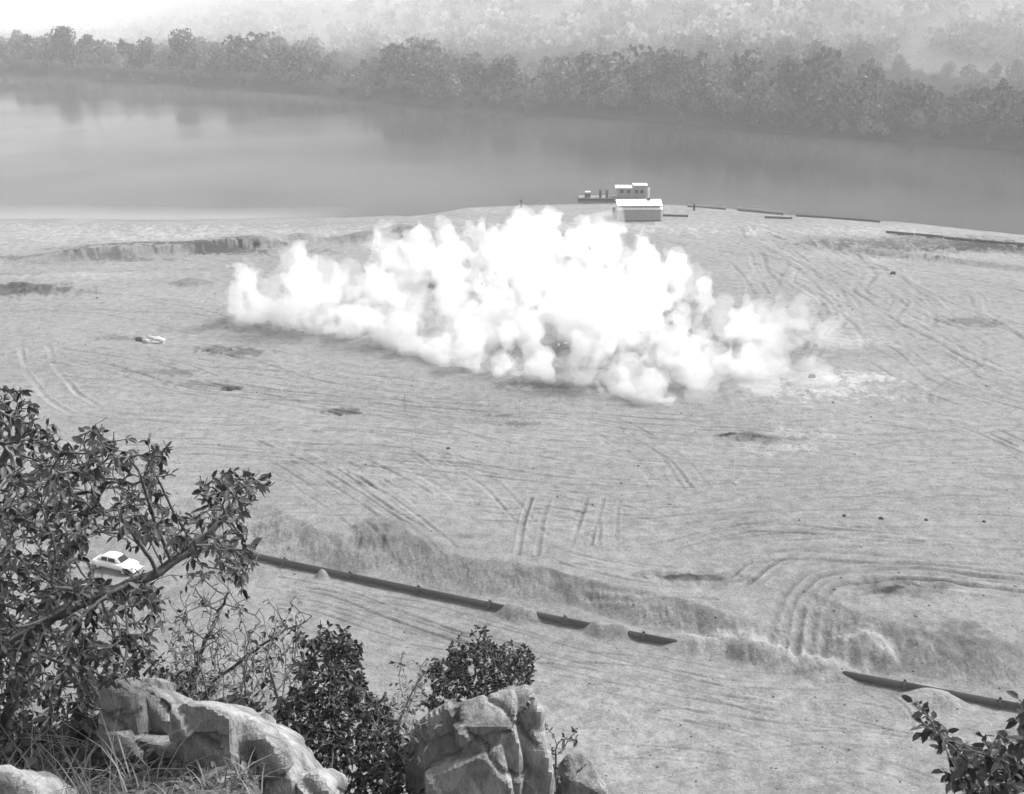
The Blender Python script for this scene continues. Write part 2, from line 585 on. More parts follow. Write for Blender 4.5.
# grid: rings around the foot of the bluff, close where the picture is close
az_f = np.arctan(np.arange(-140, 1164.1, 1.05) / F - 512 / F) / cp_ * .985
az_c1 = np.linspace(-math.pi, az_f[0], 62)[:-1]
az_c2 = np.linspace(az_f[-1], math.pi, 62)[1:]
AZ = np.concatenate([az_c1, az_f, az_c2])[:-1]      # ring closes on itself
rows = np.arange(840, 202, -.82)
rr_f = np.array([(CAM_Z) / math.tan(PITCH - math.atan((CY - y) / F)) for y in rows])
RAD = np.concatenate([np.geomspace(.4, rr_f[0], 190)[:-1], rr_f, np.linspace(rr_f[-1], 700, 150)[1:], np.geomspace(700, 3500, 60)[1:]])
NA, NR = len(AZ), len(RAD)
GX = RAD[:, None] * np.sin(AZ)[None, :]
GY = RAD[:, None] * np.cos(AZ)[None, :]


def bluff(X, Y):
    """height of the rocky hillside the camera stands on"""
    r = np.hypot(X, Y)
    az = np.arctan2(X, np.maximum(Y, .01))
    az = np.where(Y < 0, np.sign(X) * 1.6, az)
    left = 1 - sst(-.25, -.16, az)                     # the ledge lies to the left
    n = fbm(X * .12, Y * .12, oct=4, seed=31)
    s1 = .86 - .36 * left
    edge = 7.5 + 4.0 * left + 1.2 * n
    z1 = 49.2 - s1 * r
    z2 = 49.2 - s1 * edge - 1.45 * (r - edge)
    z = np.where(r < edge, z1, z2)
    back = sst(.3, -6, Y)                              # behind the camera the hill goes on up
    z = z * (1 - back) + back * (49.2 + .35 * np.clip(-Y, 0, 90))
    z = z + .35 * n * sst(2, 8, r) + .10 * fbm(X * 3.5, Y * 3.5, oct=3, seed=35) * sst(1, 3, r) * (1 - sst(14, 20, r)) + .12 * fbm(X * .9, Y * .9, oct=4, seed=33) * sst(1, 3, r)
    return z


def hills(X, Y, d):
    az = np.arctan2(X, Y)
    big = sst(-.34, .08, az + .05 * fbm(X * .004, Y * .004, oct=2, seed=51))
    dd = np.maximum(d - 35, 0)
    n = fbm(X * .006, Y * .006, oct=4, seed=52)
    hr = 190 * (1 - np.exp(-dd / 420)) * (1 + .35 * n)
    hl = 34 * (1 - np.exp(-np.maximum(dd - 500, 0) / 900)) * (1 + .5 * n)
    return big * hr + (1 - big) * hl


def land(X, Y):
    ys, yf = shore(X), bank(X)
    dn, df = ys - Y, Y - yf
    # sand flat with its low bench
    und = .16 * fbm(X * .05, Y * .05, oct=3, seed=1) + .07 * fbm(X * .4, Y * .4, oct=3, seed=2)
    yt = _top(X) + .5 * fbm(X * .35, Y * .1, oct=3, seed=3)
    yb = _bot(X) + .4 * fbm(X * .35, Y * .1, oct=3, seed=4)
    t = np.clip((Y - yb) / np.maximum(yt - yb, .5), 0, 1)
    tt = t * t * (3 - 2 * t) * .25 + t * .75
    gully = fbm(X * 1.1, Y * .8, oct=3, seed=7) * .16 * np.sin(np.pi * t) + .22 * fbm(X * .45, Y * .45, oct=4, seed=17) * np.sin(np.pi * t)
    gully = gully - .16 * np.abs(fbm(X * 2.2, Y * 1.4, oct=3, seed=18)) * np.sin(np.pi * t)
    z = BENCH * (1 - tt) + und * (.4 + .6 * t) + gully
    z = z + .05 * fbm(X * 1.1, Y * 1.1, oct=4, seed=11) + .05 * np.maximum(fbm(X * .35, Y * .7, oct=4, seed=13), 0)
    # low scarp in the sand at the far left
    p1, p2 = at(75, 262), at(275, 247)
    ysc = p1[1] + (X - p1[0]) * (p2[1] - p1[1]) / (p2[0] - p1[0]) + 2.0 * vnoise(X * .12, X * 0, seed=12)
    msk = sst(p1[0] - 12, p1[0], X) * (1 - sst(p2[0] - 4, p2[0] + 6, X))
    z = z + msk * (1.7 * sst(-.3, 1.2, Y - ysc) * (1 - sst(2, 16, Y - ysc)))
    p1 = at(835, 250)
    msk = sst(p1[0] - 3, p1[0] + 3, X)
    z = z - msk * .8 * sst(-9, -3, Y - p1[1] + .55 * (X - p1[0])) * (1 - sst(3, 4.5, Y - p1[1] + .55 * (X - p1[0])))
    # beach and river bed
    zb = np.minimum(z, WATER + dn * .11)
    bed = np.maximum(WATER + dn * .11, -5.0)
    z = np.where(dn > 0, zb, bed)
    zf = np.where(df > 0, np.minimum(WATER + df * .9, 1.8) + np.clip(df - 8, 0, None) * .01 + hills(X, Y, np.maximum(df, 0)), np.maximum(WATER + df * .4, -5))
    z = np.where(Y > (ys + yf) / 2, zf, z)
    return z


def height_only(X, Y):
    X, Y = np.asarray(X, float), np.asarray(Y, float)
    z = land(X, Y)
    for (mx, my, rx, ry, h, sh, tn) in MOUNDS:
        q = np.sqrt(((X - mx) / rx) ** 2 + ((Y - my) / ry) ** 2)
        k = np.clip(1 - q, 0, 1)
        z = z + h * (k * k * (3 - 2 * k) * .6 + .4 * k)
    return np.maximum(z, bluff(X, Y))


def ground_z(x, y):
    return float(height_only(np.array([x]), np.array([y]))[0])


def build_ground():
    X, Y = GX, GY
    Z = land(X, Y)
    nf = fbm(X * .15, Y * .15, oct=4, seed=21)
    nd = fbm(X * .9, Y * .5, oct=3, seed=22)
    nh = fbm(X * 2.2, Y * 1.6, oct=3, seed=23)
    tone = np.full(X.shape, .186) + .02 * nf
    j = 1 + .25 * nd
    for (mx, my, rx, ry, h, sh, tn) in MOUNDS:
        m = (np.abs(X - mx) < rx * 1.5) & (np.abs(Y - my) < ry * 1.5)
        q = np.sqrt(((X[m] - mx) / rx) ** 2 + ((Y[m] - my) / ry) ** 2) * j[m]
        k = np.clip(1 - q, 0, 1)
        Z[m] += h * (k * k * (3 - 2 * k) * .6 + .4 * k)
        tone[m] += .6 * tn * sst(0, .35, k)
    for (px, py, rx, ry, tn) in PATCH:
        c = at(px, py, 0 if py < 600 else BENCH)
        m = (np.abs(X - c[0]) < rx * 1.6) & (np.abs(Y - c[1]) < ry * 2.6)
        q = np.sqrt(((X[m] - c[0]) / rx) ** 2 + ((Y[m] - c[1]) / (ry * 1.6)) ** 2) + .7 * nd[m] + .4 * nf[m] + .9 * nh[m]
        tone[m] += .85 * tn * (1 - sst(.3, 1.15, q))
    rnd = random.Random(4)
    # ruts
    lo_i, hi_i = np.searchsorted(RAD, rr_f[0]) - 1, np.searchsorted(RAD, rr_f[-1]) + 1
    for tr in TRACKS:
        pts, n, sp, hw, dep, gauge = tr[:6]
        tt = tr[6] if len(tr) > 6 else None
        P = np.array([at(x, y, 0 if y < 600 else BENCH)[:2] for x, y in pts])
        seg = np.linalg.norm(np.diff(P, axis=0), axis=1)
        s = np.concatenate([[0], np.cumsum(seg)])
        L = s[-1]
        k = max(8, int(L / 1.0))
        u = np.linspace(0, L, k)
        C = np.stack([np.interp(u, s, P[:, 0]), np.interp(u, s, P[:, 1])], 1)
        for _ in range(max(2, k // 14)):
            C[1:-1] = (C[:-2] + 2 * C[1:-1] + C[2:]) / 4
        T = np.gradient(C, axis=0)
        T /= np.linalg.norm(T, axis=1)[:, None] + 1e-9
        N = np.stack([-T[:, 1], T[:, 0]], 1)
        for i in range(n):
            off = (i - (n - 1) / 2) * sp + rnd.uniform(-.7, .7) * sp
            wob = (.8 if dep < .1 else .25) * sp * vnoise(u * .06 + i * 9.3, u * 0 + i, seed=77)
            a = 0 if n < 3 else rnd.uniform(0, .35)
            b = 1 if n < 3 else rnd.uniform(.6, 1)
            for g in (-gauge / 2, gauge / 2):
                D = C + N * (off + wob + g)[:, None]
                D = D[int(a * k):max(int(b * k), int(a * k) + 3)]
                stampline(X, Y, Z, tone, D, hw, (.6 if n >= 5 else 1) * dep * (rnd.uniform(1.0, 2.2) if dep < .1 and pts[0][1] < 580 and pts[0][0] != 560 else rnd.uniform(.5, 1.0)), tt if tt is not None else rnd.choice((-.07, -.05, -.035, -.03, .03)))
    B = bluff(X, Y)
    hill = B > Z
    Z = np.where(hill, B, Z)
    rough = fbm(X * .7, Y * .7, oct=4, seed=41)
    tone = np.where(hill, .15 + .07 * rough, tone)
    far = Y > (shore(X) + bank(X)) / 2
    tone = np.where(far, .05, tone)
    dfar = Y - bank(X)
    tone = np.where(dfar > 60, .48 + .10 * fbm(X * .02, Y * .02, oct=3, seed=44), tone)  # far hill soil paled too, in place of thicker haze
    wet = (~far) & (~hill)
    dn = shore(X) - Y
    tone = np.where(wet & (dn < 3), tone * (.75 + .25 * sst(0, 3, dn)), tone)
    V = np.stack([X, Y, Z], -1).reshape(-1, 3)
    V = np.concatenate([V, [[0, 0, 49.2]]])
    tone = np.append(tone.reshape(-1), .15)
    i = np.arange(NR - 1)[:, None]
    jx = np.arange(NA)[None, :]
    jn = (jx + 1) % NA
    q = np.stack([i * NA + jx, i * NA + jn, (i + 1) * NA + jn, (i + 1) * NA + jx], -1).reshape(-1, 4)[:, ::-1]
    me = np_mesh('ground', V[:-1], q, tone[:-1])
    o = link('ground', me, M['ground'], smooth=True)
    set_tag(o, kind='structure')
    return o


def stampline(X, Y, Z, tone, D, hw, dep, tn):
    """press a rut with low shoulders along a line, working ring by ring near it"""
    r0 = np.hypot(D[:, 0], D[:, 1])
    a0 = np.arctan2(D[:, 0], D[:, 1])
    w = hw * 2.4
    step = 3
    for s in range(0, len(D) - 1, step):
        e = min(s + step, len(D) - 1)
        rs, as_ = r0[s:e + 1], a0[s:e + 1]
        rm = rs.mean()
        i0, i1 = np.searchsorted(RAD, rs.min() - w), np.searchsorted(RAD, rs.max() + w)
        j0, j1 = np.searchsorted(AZ, as_.min() - w / rm), np.searchsorted(AZ, as_.max() + w / rm)
        if i1 <= i0 or j1 <= j0:
            continue
        x, y = X[i0:i1, j0:j1], Y[i0:i1, j0:j1]
        best = np.full(x.shape, 1e9)
        for k in range(s, e):
            ax, ay = D[k]
            bx, by = D[k + 1]
            dx, dy = bx - ax, by - ay
            l2 = dx * dx + dy * dy + 1e-9
            u = ((x - ax) * dx + (y - ay) * dy) / l2
            ok = (u >= 0) & (u < 1)
            d = np.abs((x - ax) * dy - (y - ay) * dx) / math.sqrt(l2)
            best = np.where(ok, np.minimum(best, d), best)
        q = best / hw
        prof = -np.exp(-(q * q) * 1.6) + .55 * np.exp(-((q - 1.55) ** 2) * 5)
        prof = np.where(q < 2.4, prof, 0)
        am = np.clip(.65 + 1.2 * fbm(x * .22, y * .22, oct=2, seed=int(dep * 1e4) % 97), .05, 1.5)
        Z[i0:i1, j0:j1] += prof * dep * am
        tone[i0:i1, j0:j1] += am * .75 * np.where(q < 2.4, tn * np.exp(-q * q * 1.2) + .02 * np.exp(-((q - 1.55) ** 2) * 5), 0)


build_ground()


def build_water():
    xs = np.linspace(-2600, 900, 260)
    xs = np.unique(np.concatenate([xs, np.linspace(-260, 260, 260)]))
    t = np.linspace(0, 1, 24)
    a, b = shore(xs) - 6, bank(xs) + 2.2
    b = np.minimum(b, np.sqrt(np.maximum(3400 ** 2 - xs ** 2, 1)))
    Yv = a[:, None] + (b - a)[:, None] * t[None, :] ** 1.6
    Xv = np.repeat(xs[:, None], len(t), 1)
    V = np.stack([Xv, Yv, np.full_like(Xv, WATER)], -1).reshape(-1, 3)
    d = Yv - shore(Xv)
    n = fbm(Xv * .02, Yv * .02, oct=3, seed=61)
    sh = (1 - sst(0, 16 + 10 * n, d)) * (1 - sst(-60, -25, Xv))       # silty shallows on the left
    tone = .048 + .035 * n + .12 * sh
    nx, ny = Xv.shape
    i, j = np.arange(nx - 1)[:, None], np.arange(ny - 1)[None, :]
    q = np.stack([i * ny + j, (i + 1) * ny + j, (i + 1) * ny + j + 1, i * ny + j + 1], -1).reshape(-1, 4)
    o = link('river_water', np_mesh('river_water', V, q, tone.reshape(-1)), M['water'], smooth=True)
    set_tag(o, kind='structure')


build_water()


# ------------------------------------------------------------------ far bank: woods
def crown_quads(rg, C, rad, n, size, out, tones, tone, lobes=6):
    """leaf sprays through the volume of a lumpy crown; C centre, rad (rx, ry, rz)"""
    L = rg.normal(size=(lobes, 3))
    L /= np.linalg.norm(L, axis=1)[:, None]
    L[:, 2] = np.abs(L[:, 2]) * .9 - .25
    lc = L * rg.uniform(.35, .75, (lobes, 1))
    lr = rg.uniform(.32, .55, lobes)
    w = rg.integers(0, lobes, n)
    d = rg.normal(size=(n, 3))
    d /= np.linalg.norm(d, axis=1)[:, None]
    p = lc[w] + d * (lr[w] * rg.uniform(.55, 1.05, n) ** .6)[:, None]
    P = C + p * np.array(rad)
    a = rg.normal(size=(n, 3))
    a /= np.linalg.norm(a, axis=1)[:, None]
    b = np.cross(a, rg.normal(size=(n, 3)))
    b /= np.linalg.norm(b, axis=1)[:, None]
    s = size * rg.uniform(.5, 1.3, (n, 1))
    a, b = a * s, b * s * .7
    out.append(np.stack([P - a, P + b * .9, P + a, P - b], 1))
    tt = np.clip(tone + rg.normal(0, .13, n) + (lr[w] - .43) * 1.2, 0, 1)
    tones.append(np.repeat(tt, 4))


def quads_mesh(name, out, tones):
    V = np.concatenate(out).reshape(-1, 3)
    return np_mesh(name, V, np.arange(len(V)).reshape(-1, 4), np.concatenate(tones))


def crown_template(rg, n, size, lobes, rxy):
    out, tn = [], []
    crown_quads(rg, np.array([0, 0, .52]), (rxy, rxy, .55), n, size, out, tn, .5, lobes)
    return out[0], tn[0].reshape(-1, 4)[:, 0]


def bank_walk(az, back):
    """points a given way behind the far water's edge on each bearing"""
    r = np.full(len(az), 300.0)
    for _ in range(8):
        r = r + bank(r * np.sin(az)) - r * np.cos(az)
    r = r + back
    return r * np.sin(az), r * np.cos(az)


def wood(name, X, Y, H, n, size, mat, label, cat, lo, hi, rxy, rg, lobes):
    Z = height_only(X, Y)
    T = [crown_template(rg, n, size, lobes, r) for r in rxy]
    out, tn = [], []
    for i in range(len(X)):
        t, tt = T[i % len(T)]
        a = rg.uniform(0, 6.28)
        c, s_ = math.cos(a) * H[i], math.sin(a) * H[i]
        q = np.empty_like(t)
        q[..., 0] = t[..., 0] * c - t[..., 1] * s_ + X[i]
        q[..., 1] = t[..., 0] * s_ + t[..., 1] * c + Y[i]
        q[..., 2] = t[..., 2] * H[i] + Z[i]
        out.append(q)
        tn.append(np.repeat(np.clip(tt - .5 + rg.uniform(lo, hi), 0, 1), 4))
    set_tag(link(name, quads_mesh(name, out, tn), M[mat]), label, cat, kind='stuff')


def build_forests():
    rg = np.random.default_rng(5)
    A, B, H = [], [], []
    for k, depth in enumerate((.4, 4, 10, 17, 25, 34, 44)):
        az = np.arange(-.53, .53, 4.2 / 420)
        A.append(az + rg.uniform(-.006, .006, len(az)))
        B.append(depth + rg.uniform(-2, 4, len(az)))
        H.append(rg.uniform(9, 17, len(az)) * (.38, .62, .85, 1, 1, .9, .8, .7)[k])
    A, B, H = np.concatenate(A), np.concatenate(B), np.concatenate(H)
    X, Y = bank_walk(A, B)
    H = H * (1 + .35 * vnoise(X * .03, Y * .03, seed=91))
    wood('riverbank_forest', X, Y, H, 300, .062, 'forest', 'dense hazy woodland lining the far bank of the river', 'forest', .1, .75, (.28, .33, .38, .42, .3, .36), rg, 7)
    A = rg.uniform(-.50, .50, 15000)
    B = 58 + 1000 * rg.uniform(0, 1, 15000) ** 1.6
    X, Y = bank_walk(A, B)
    keep = vnoise(X * .015, Y * .015, seed=95) + .5 * vnoise(X * .06, Y * .06, seed=96) > rg.uniform(-1.3, .5, len(X))
    X, Y = X[keep], Y[keep]
    H = rg.uniform(3.5, 10, len(X))
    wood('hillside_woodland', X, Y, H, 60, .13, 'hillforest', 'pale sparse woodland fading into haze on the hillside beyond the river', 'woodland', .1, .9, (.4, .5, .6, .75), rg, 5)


build_forests()

BANK_TREES = [(105, 52, 26, 20, 'round topped tree standing above the far bank woods near the upper left corner', .35),
              (208, 62, 34, 21, 'tallest broad tree rising above the far bank woods at upper left', .3),
              (402, 70, 30, 18, 'single tree rising above the far bank woods left of the smoke plumes', .3),
              (655, 78, 60, 19, 'large dark domed tree on the far bank straight beyond the shed', .15),
              (505, 62, 30, 16, 'bushy tree above the far bank woods left of the dark domed tree', .3),
              (815, 104, 34, 14, 'squat tree above the far bank woods to the right of the shed', .3)]
for (px, py, wpx, hh, lab, tno) in BANK_TREES:
    rg = np.random.default_rng(px)
    # foot of the tree 14 m behind the water's edge on this bearing
    az = math.atan2((px - CX) / F, cp_)
    r = 300.0
    for _ in range(8):
        x, y = r * math.sin(az), r * math.cos(az)
        r += float(bank(np.array([x]))[0]) - y
    r += 13
    x, y = r * math.sin(az), r * math.cos(az)
    z = ground_z(x, y)
    t = empty('riverbank_tree', (x, y, z), label=lab, cat='tree', group='trees standing out of the far bank woods')
    bm = bmesh.new()
    add_cyl(bm, (0, 0, -.3), (.3, 0, hh * .45), .45, .25, 8)
    for k in range(5):
        a = k * 1.3
        add_cyl(bm, (.2, 0, hh * .3 + k * .4), (math.cos(a) * hh * .2, math.sin(a) * hh * .2, hh * .65), .16, .06, 6)
    bm_obj('trunk', bm, M['bark'], t)
    out, tn = [], []
    w = wpx / F * r * .5
    crown_quads(rg, np.array([0, 0, hh * .6]), (w, w, hh * .42), 1100, .6, out, tn, tno, 9)
    link('crown', quads_mesh('crown', out, tn), M['forest'], t)


# ------------------------------------------------------------------ smoke
def build_smoke():
    rg = random.Random(11)
    tex = bpy.data.textures.new('billows', 'CLOUDS')
    tex.noise_scale = 2.2
    tex.noise_depth = 3
    tex2 = bpy.data.textures.new('small_billows', 'CLOUDS')
    tex2.noise_scale = .9
    tex2.noise_depth = 4

    def cloud(name, puffs, vox, mat, amp, parent=None, core=.5):
        bm = bmesh.new()
        # each billow is a small core wrapped in torn shreds
        ico = bmesh.new()
        bmesh.ops.create_icosphere(ico, subdivisions=1, radius=1)
        iv = np.array([v.co for v in ico.verts])
        fi = np.array([[v.index for v in f.verts] for f in ico.faces])
        ico.free()
        C, Rr = [], []
        g = np.random.default_rng(17)
        for (p, r, sz) in puffs:
            C.append(np.array([p])); Rr.append(np.array([r * core]))
            k = int(16 + r * 8)
            d = g.normal(size=(k, 3))
            d /= np.linalg.norm(d, axis=1)[:, None]
            q = np.array(p) + d * (r * g.uniform(.45, 1.2, (k, 1))) * np.array([1, 1, sz])
            nz = fbm(q[:, 0] * .42, q[:, 1] * .42, q[:, 2] * .42, oct=3, seed=19)
            ok = (nz > -.08) & (q[:, 2] > -.2)
            C.append(q[ok]); Rr.append((r * g.uniform(.14, .40, k))[ok])
        C, Rr = np.concatenate(C), np.concatenate(Rr)
        V = (C[:, None, :] + iv[None] * Rr[:, None, None]).reshape(-1, 3)
        Q = (fi[None] + (np.arange(len(C)) * len(iv))[:, None, None]).reshape(-1, 3)
        bm.free()
        me = np_mesh('puffs', V, Q)
        o = bpy.data.objects.new('puffs', me)
        COL.objects.link(o)
        rm = o.modifiers.new('r', 'REMESH')
        rm.mode = 'VOXEL'
        rm.voxel_size = vox
        for tx, am in ((tex, amp), (tex2, amp * .7)):
            dm = o.modifiers.new('d', 'DISPLACE')
            dm.texture = tx
            dm.strength = am
            dm.mid_level = .5
            dm.texture_coords = 'GLOBAL'
        dg = bpy.context.evaluated_depsgraph_get()
        me2 = bpy.data.meshes.new_from_object(o.evaluated_get(dg))
        bpy.data.objects.remove(o)
        bpy.data.meshes.remove(me)
        me2.name = name
        me2.materials.clear()
        n = link(name, me2, mat, parent, smooth=True)
        return n

    def column(puffs, px, py, top, wpx, lean=0, dens=1.0):
        """plume from ground pixel (px,py) rising to image row top"""
        b = at(px, py, 0)
        sc = F / (b[1] * cp_ + CAM_Z * sp_)
        h = (py - top) / sc
        w = wpx / sc / 2
        n = int(5 + h * 2.2 * dens)
        for k in range(n):
            t = (k + rg.random()) / n
            rad = w * (.40 + .25 * math.sin(t * 5 + px) + .18 * rg.random()) * (1.1 - .35 * t)
            a = rg.uniform(0, 6.3)
            q = w * .75 * rg.random() * (1 - .3 * t)
            puffs.append((Vector((b[0] + lean * t * h + math.cos(a) * q, b[1] + math.sin(a) * q, max(.2, t * h - rad * .3))), max(rad, .5), rg.uniform(.8, 1.15)))
    P, T = [], []
    cols = [(248, 322, 262, 38, 0), (262, 326, 290, 34, 0), (238, 318, 272, 22, -.1), (285, 328, 300, 34, 0), (312, 330, 240, 38, -.05), (300, 322, 262, 34, 0), (330, 334, 280, 34, .1), (350, 338, 305, 36, 0),
            (378, 300, 232, 44, .05), (372, 330, 262, 40, 0), (395, 345, 290, 44, 0), (420, 270, 220, 44, 0), (415, 352, 310, 40, 0), (445, 285, 216, 48, .05),
            (450, 330, 262, 50, 0), (440, 362, 322, 38, 0), (470, 368, 318, 40, 0), (480, 290, 222, 50, 0), (490, 340, 270, 54, 0), (505, 372, 322, 44, 0), (520, 280, 212, 44, 0), (545, 270, 207, 42, .05), (530, 340, 262, 56, 0),
            (540, 378, 325, 46, 0), (575, 300, 222, 50, 0), (570, 345, 262, 52, 0), (575, 385, 330, 48, 0), (600, 300, 225, 46, 0), (615, 345, 258, 56, 0), (612, 390, 335, 48, 0), (640, 300, 228, 40, 0),
            (645, 352, 268, 54, 0), (648, 400, 345, 44, .05), (630, 396, 350, 36, 0), (670, 320, 250, 40, 0), (672, 365, 290, 46, 0), (690, 388, 340, 40, 0), (700, 345, 282, 38, 0), (725, 372, 318, 38, 0),
            (742, 340, 272, 34, .05), (748, 378, 330, 34, 0), (560, 320, 250, 60, 0), (500, 310, 240, 60, 0), (600, 365, 300, 50, 0), (540, 300, 235, 50, 0), (650, 330, 262, 44, 0), (590, 330, 246, 50, 0)]
    for (px, py, top, w, ln) in cols:
        column(P, px, py, top, w * .94, ln, 1.0)
    veil = [(240, 322, 280, 44, 0), (275, 328, 270, 50, 0), (330, 335, 262, 50, 0), (400, 340, 240, 60, 0), (460, 350, 235, 60, 0), (620, 380, 240, 60, 0), (760, 350, 292, 46, 0), (775, 372, 322, 46, 0), (795, 350, 300, 44, 0), (800, 330, 300, 30, 0), (820, 348, 318, 40, 0), (740, 390, 345, 50, 0), (770, 395, 365, 40, 0),
            (720, 350, 300, 40, 0), (705, 395, 352, 40, 0), (810, 382, 362, 50, 0), (845, 350, 335, 30, 0), (780, 330, 290, 30, 0), (350, 320, 260, 40, 0), (300, 315, 240, 40, 0), (690, 300, 262, 34, 0), (600, 260, 214, 50, 0)]
    for (px, py, top, w, ln) in veil:
        column(T, px, py, top, w * 1.15, ln, .8)
    for i_, (px, py, top, w, ln) in enumerate(cols):
        if i_ % 2 == 0:
            column(T, px + rg.uniform(-8, 8), py, top - rg.uniform(0, 8), w * 1.08, ln, .7)
    s = cloud('smoke', P, .40, M['smoke'], 1.1)
    set_tag(s, 'dense white smoke billowing in low plumes across the sand flat', 'smoke', kind='stuff')
    t = cloud('thin_smoke', T, .55, M['thin'], 1.3, s, .5)
    set_tag(t, 'thin drifting smoke at the edges of the white cloud', kind='stuff')


build_smoke()


# ------------------------------------------------------------------ dredge pipeline on the bench
def build_pipeline():
    ends = [at(60, 508, BENCH + .34), at(258, 557, BENCH + .34), at(498, 607, BENCH + .34), at(664, 641, BENCH + .34), at(848, 675, BENCH + .34), at(1100, 722, BENCH + .34)]
    P = np.array(ends)
    s = np.concatenate([[0], np.cumsum(np.linalg.norm(np.diff(P, axis=0), axis=1))])
    L = s[-1]
    root = empty('dredge_pipeline', P[0], label='long dark steel pipeline lying half buried along the foot of the sand bank', cat='pipeline')
    n = int(L / 6.4)
    u = np.linspace(0, L, n + 1)
    Q = np.stack([np.interp(u, s, P[:, k]) for k in range(3)], 1) - P[0]
    for k in range(n):
        a, b = Vector(Q[k]), Vector(Q[k + 1])
        d = (b - a).normalized()
        bm = bmesh.new()
        add_cyl(bm, a, b, .285, seg=20)
        sec = bm_obj('pipe_section', bm, M['pipe'], root, smooth=False)
        for p in sec.data.polygons:
            p.use_smooth = len(p.vertices) == 4
        w = Vector(P[0]) + a
        if ground_z(w.x, w.y) > w.z + .35:
            continue
        bm = bmesh.new()
        add_cyl(bm, a - d * .10, a + d * .10, .40, seg=20)
        side = Vector((-d.y, d.x, 0))
        add_box(bm, a + Vector((0, 0, .44)), (.16, .16, .16))
        bm_obj('flange', bm, M['iron'], sec)


build_pipeline()


# ------------------------------------------------------------------ shed, barge and gear at the river's edge
def build_shed():
    b = at(639, 221, 0)
    w, d, h = 8.6, 5.0, 2.7
    t = empty('shed', (b[0], b[1] + d / 2, ground_z(b[0], b[1] + 2)), R(1), label='small grey walled shed with a bright white roof at the river edge', cat='shed')
    # front wall is at local y = -d/2
    bm = bmesh.new()
    add_box(bm, (0, 0, h / 2 - .1), (w, d, h + .2))
    wall = bm_obj('wall', bm, M['greyboard'], t)
    for k in range(8):      # board joints
        pass
    bm = bmesh.new()
    add_box(bm, (-w / 2 - .35, -.2, 1.0), (.7, 3.6, 2.0))
    bm_obj('dark_end_block', bm, M['iron'], t, bevel=.04)  # dark block in place of the shed's open, shadowed left end
    bm = bmesh.new()
    add_box(bm, (-w / 2 + .62, -d / 2 - .03, 1.0), (.85, .06, 2.0))
    dr = bm_obj('door', bm, M['darkwood'], t)
    bm = bmesh.new()
    add_box(bm, (-w / 2 + .92, -d / 2 - .09, 1.0), (.05, .06, .16))
    bm_obj('handle', bm, M['iron'], dr)
    bm = bmesh.new()
    add_box(bm, (0, 0, h + .16), (w - .4, d - .6, .42))
    bm_obj('clerestory', bm, M['roofgap'], t)
    # lower skirt roof and upper gable roof
    bm = bmesh.new()
    add_box(bm, (0, -d / 2 - .05, h - .12), (w + .5, .75, .08), Matrix.Rotation(R(28), 4, 'X'))
    bm_obj('eave', bm, M['white'], t)
    bm = bmesh.new()
    add_box(bm, (0, d / 2 + .05, h - .12), (w + .5, .75, .08), Matrix.Rotation(R(-28), 4, 'X'))
    bm_obj('eave', bm, M['white'], t)
    bm = bmesh.new()
    add_box(bm, (0, -d / 4 - .05, h + .80), (w + .5, d / 2 + .55, .07), Matrix.Rotation(R(15), 4, 'X'))
    add_box(bm, (0, d / 4 + .05, h + .80), (w + .5, d / 2 + .55, .07), Matrix.Rotation(R(-15), 4, 'X'))
    for k in range(18):
        x = -w / 2 - .1 + k * (w + .2) / 17
        add_box(bm, (x, -d / 4 - .05, h + .845), (.05, d / 2 + .5, .03), Matrix.Rotation(R(15), 4, 'X'))
    rf = bm_obj('roof', bm, M['white'], t)
    bm = bmesh.new()
    add_box(bm, (2.0, -.3, h + 1.28), (.5, .4, .5))
    bm_obj('vent', bm, M['iron'], rf)
    for sx in (-1, 1):
        bm = bmesh.new()
        for k in (0,):
            vs = [bm.verts.new((sx * (w / 2 - .05 - k * .1), y, z)) for y, z in ((-d / 2 + .25, h + .3), (d / 2 - .25, h + .3), (0, h + 1.08))]
            f = bm.faces.new(vs)
            r = bmesh.ops.extrude_face_region(bm, geom=[f])
            for v in r['geom']:
                if isinstance(v, bmesh.types.BMVert):
                    v.co.x -= sx * .1
        bm_obj('gable', bm, M['greyboard'], t)
    bm = bmesh.new()
    add_box(bm, (0, -d / 2 - .02, .05), (w + .2, .24, .24))
    bm_obj('sill_beam', bm, M['darkwood'], t)


build_shed()


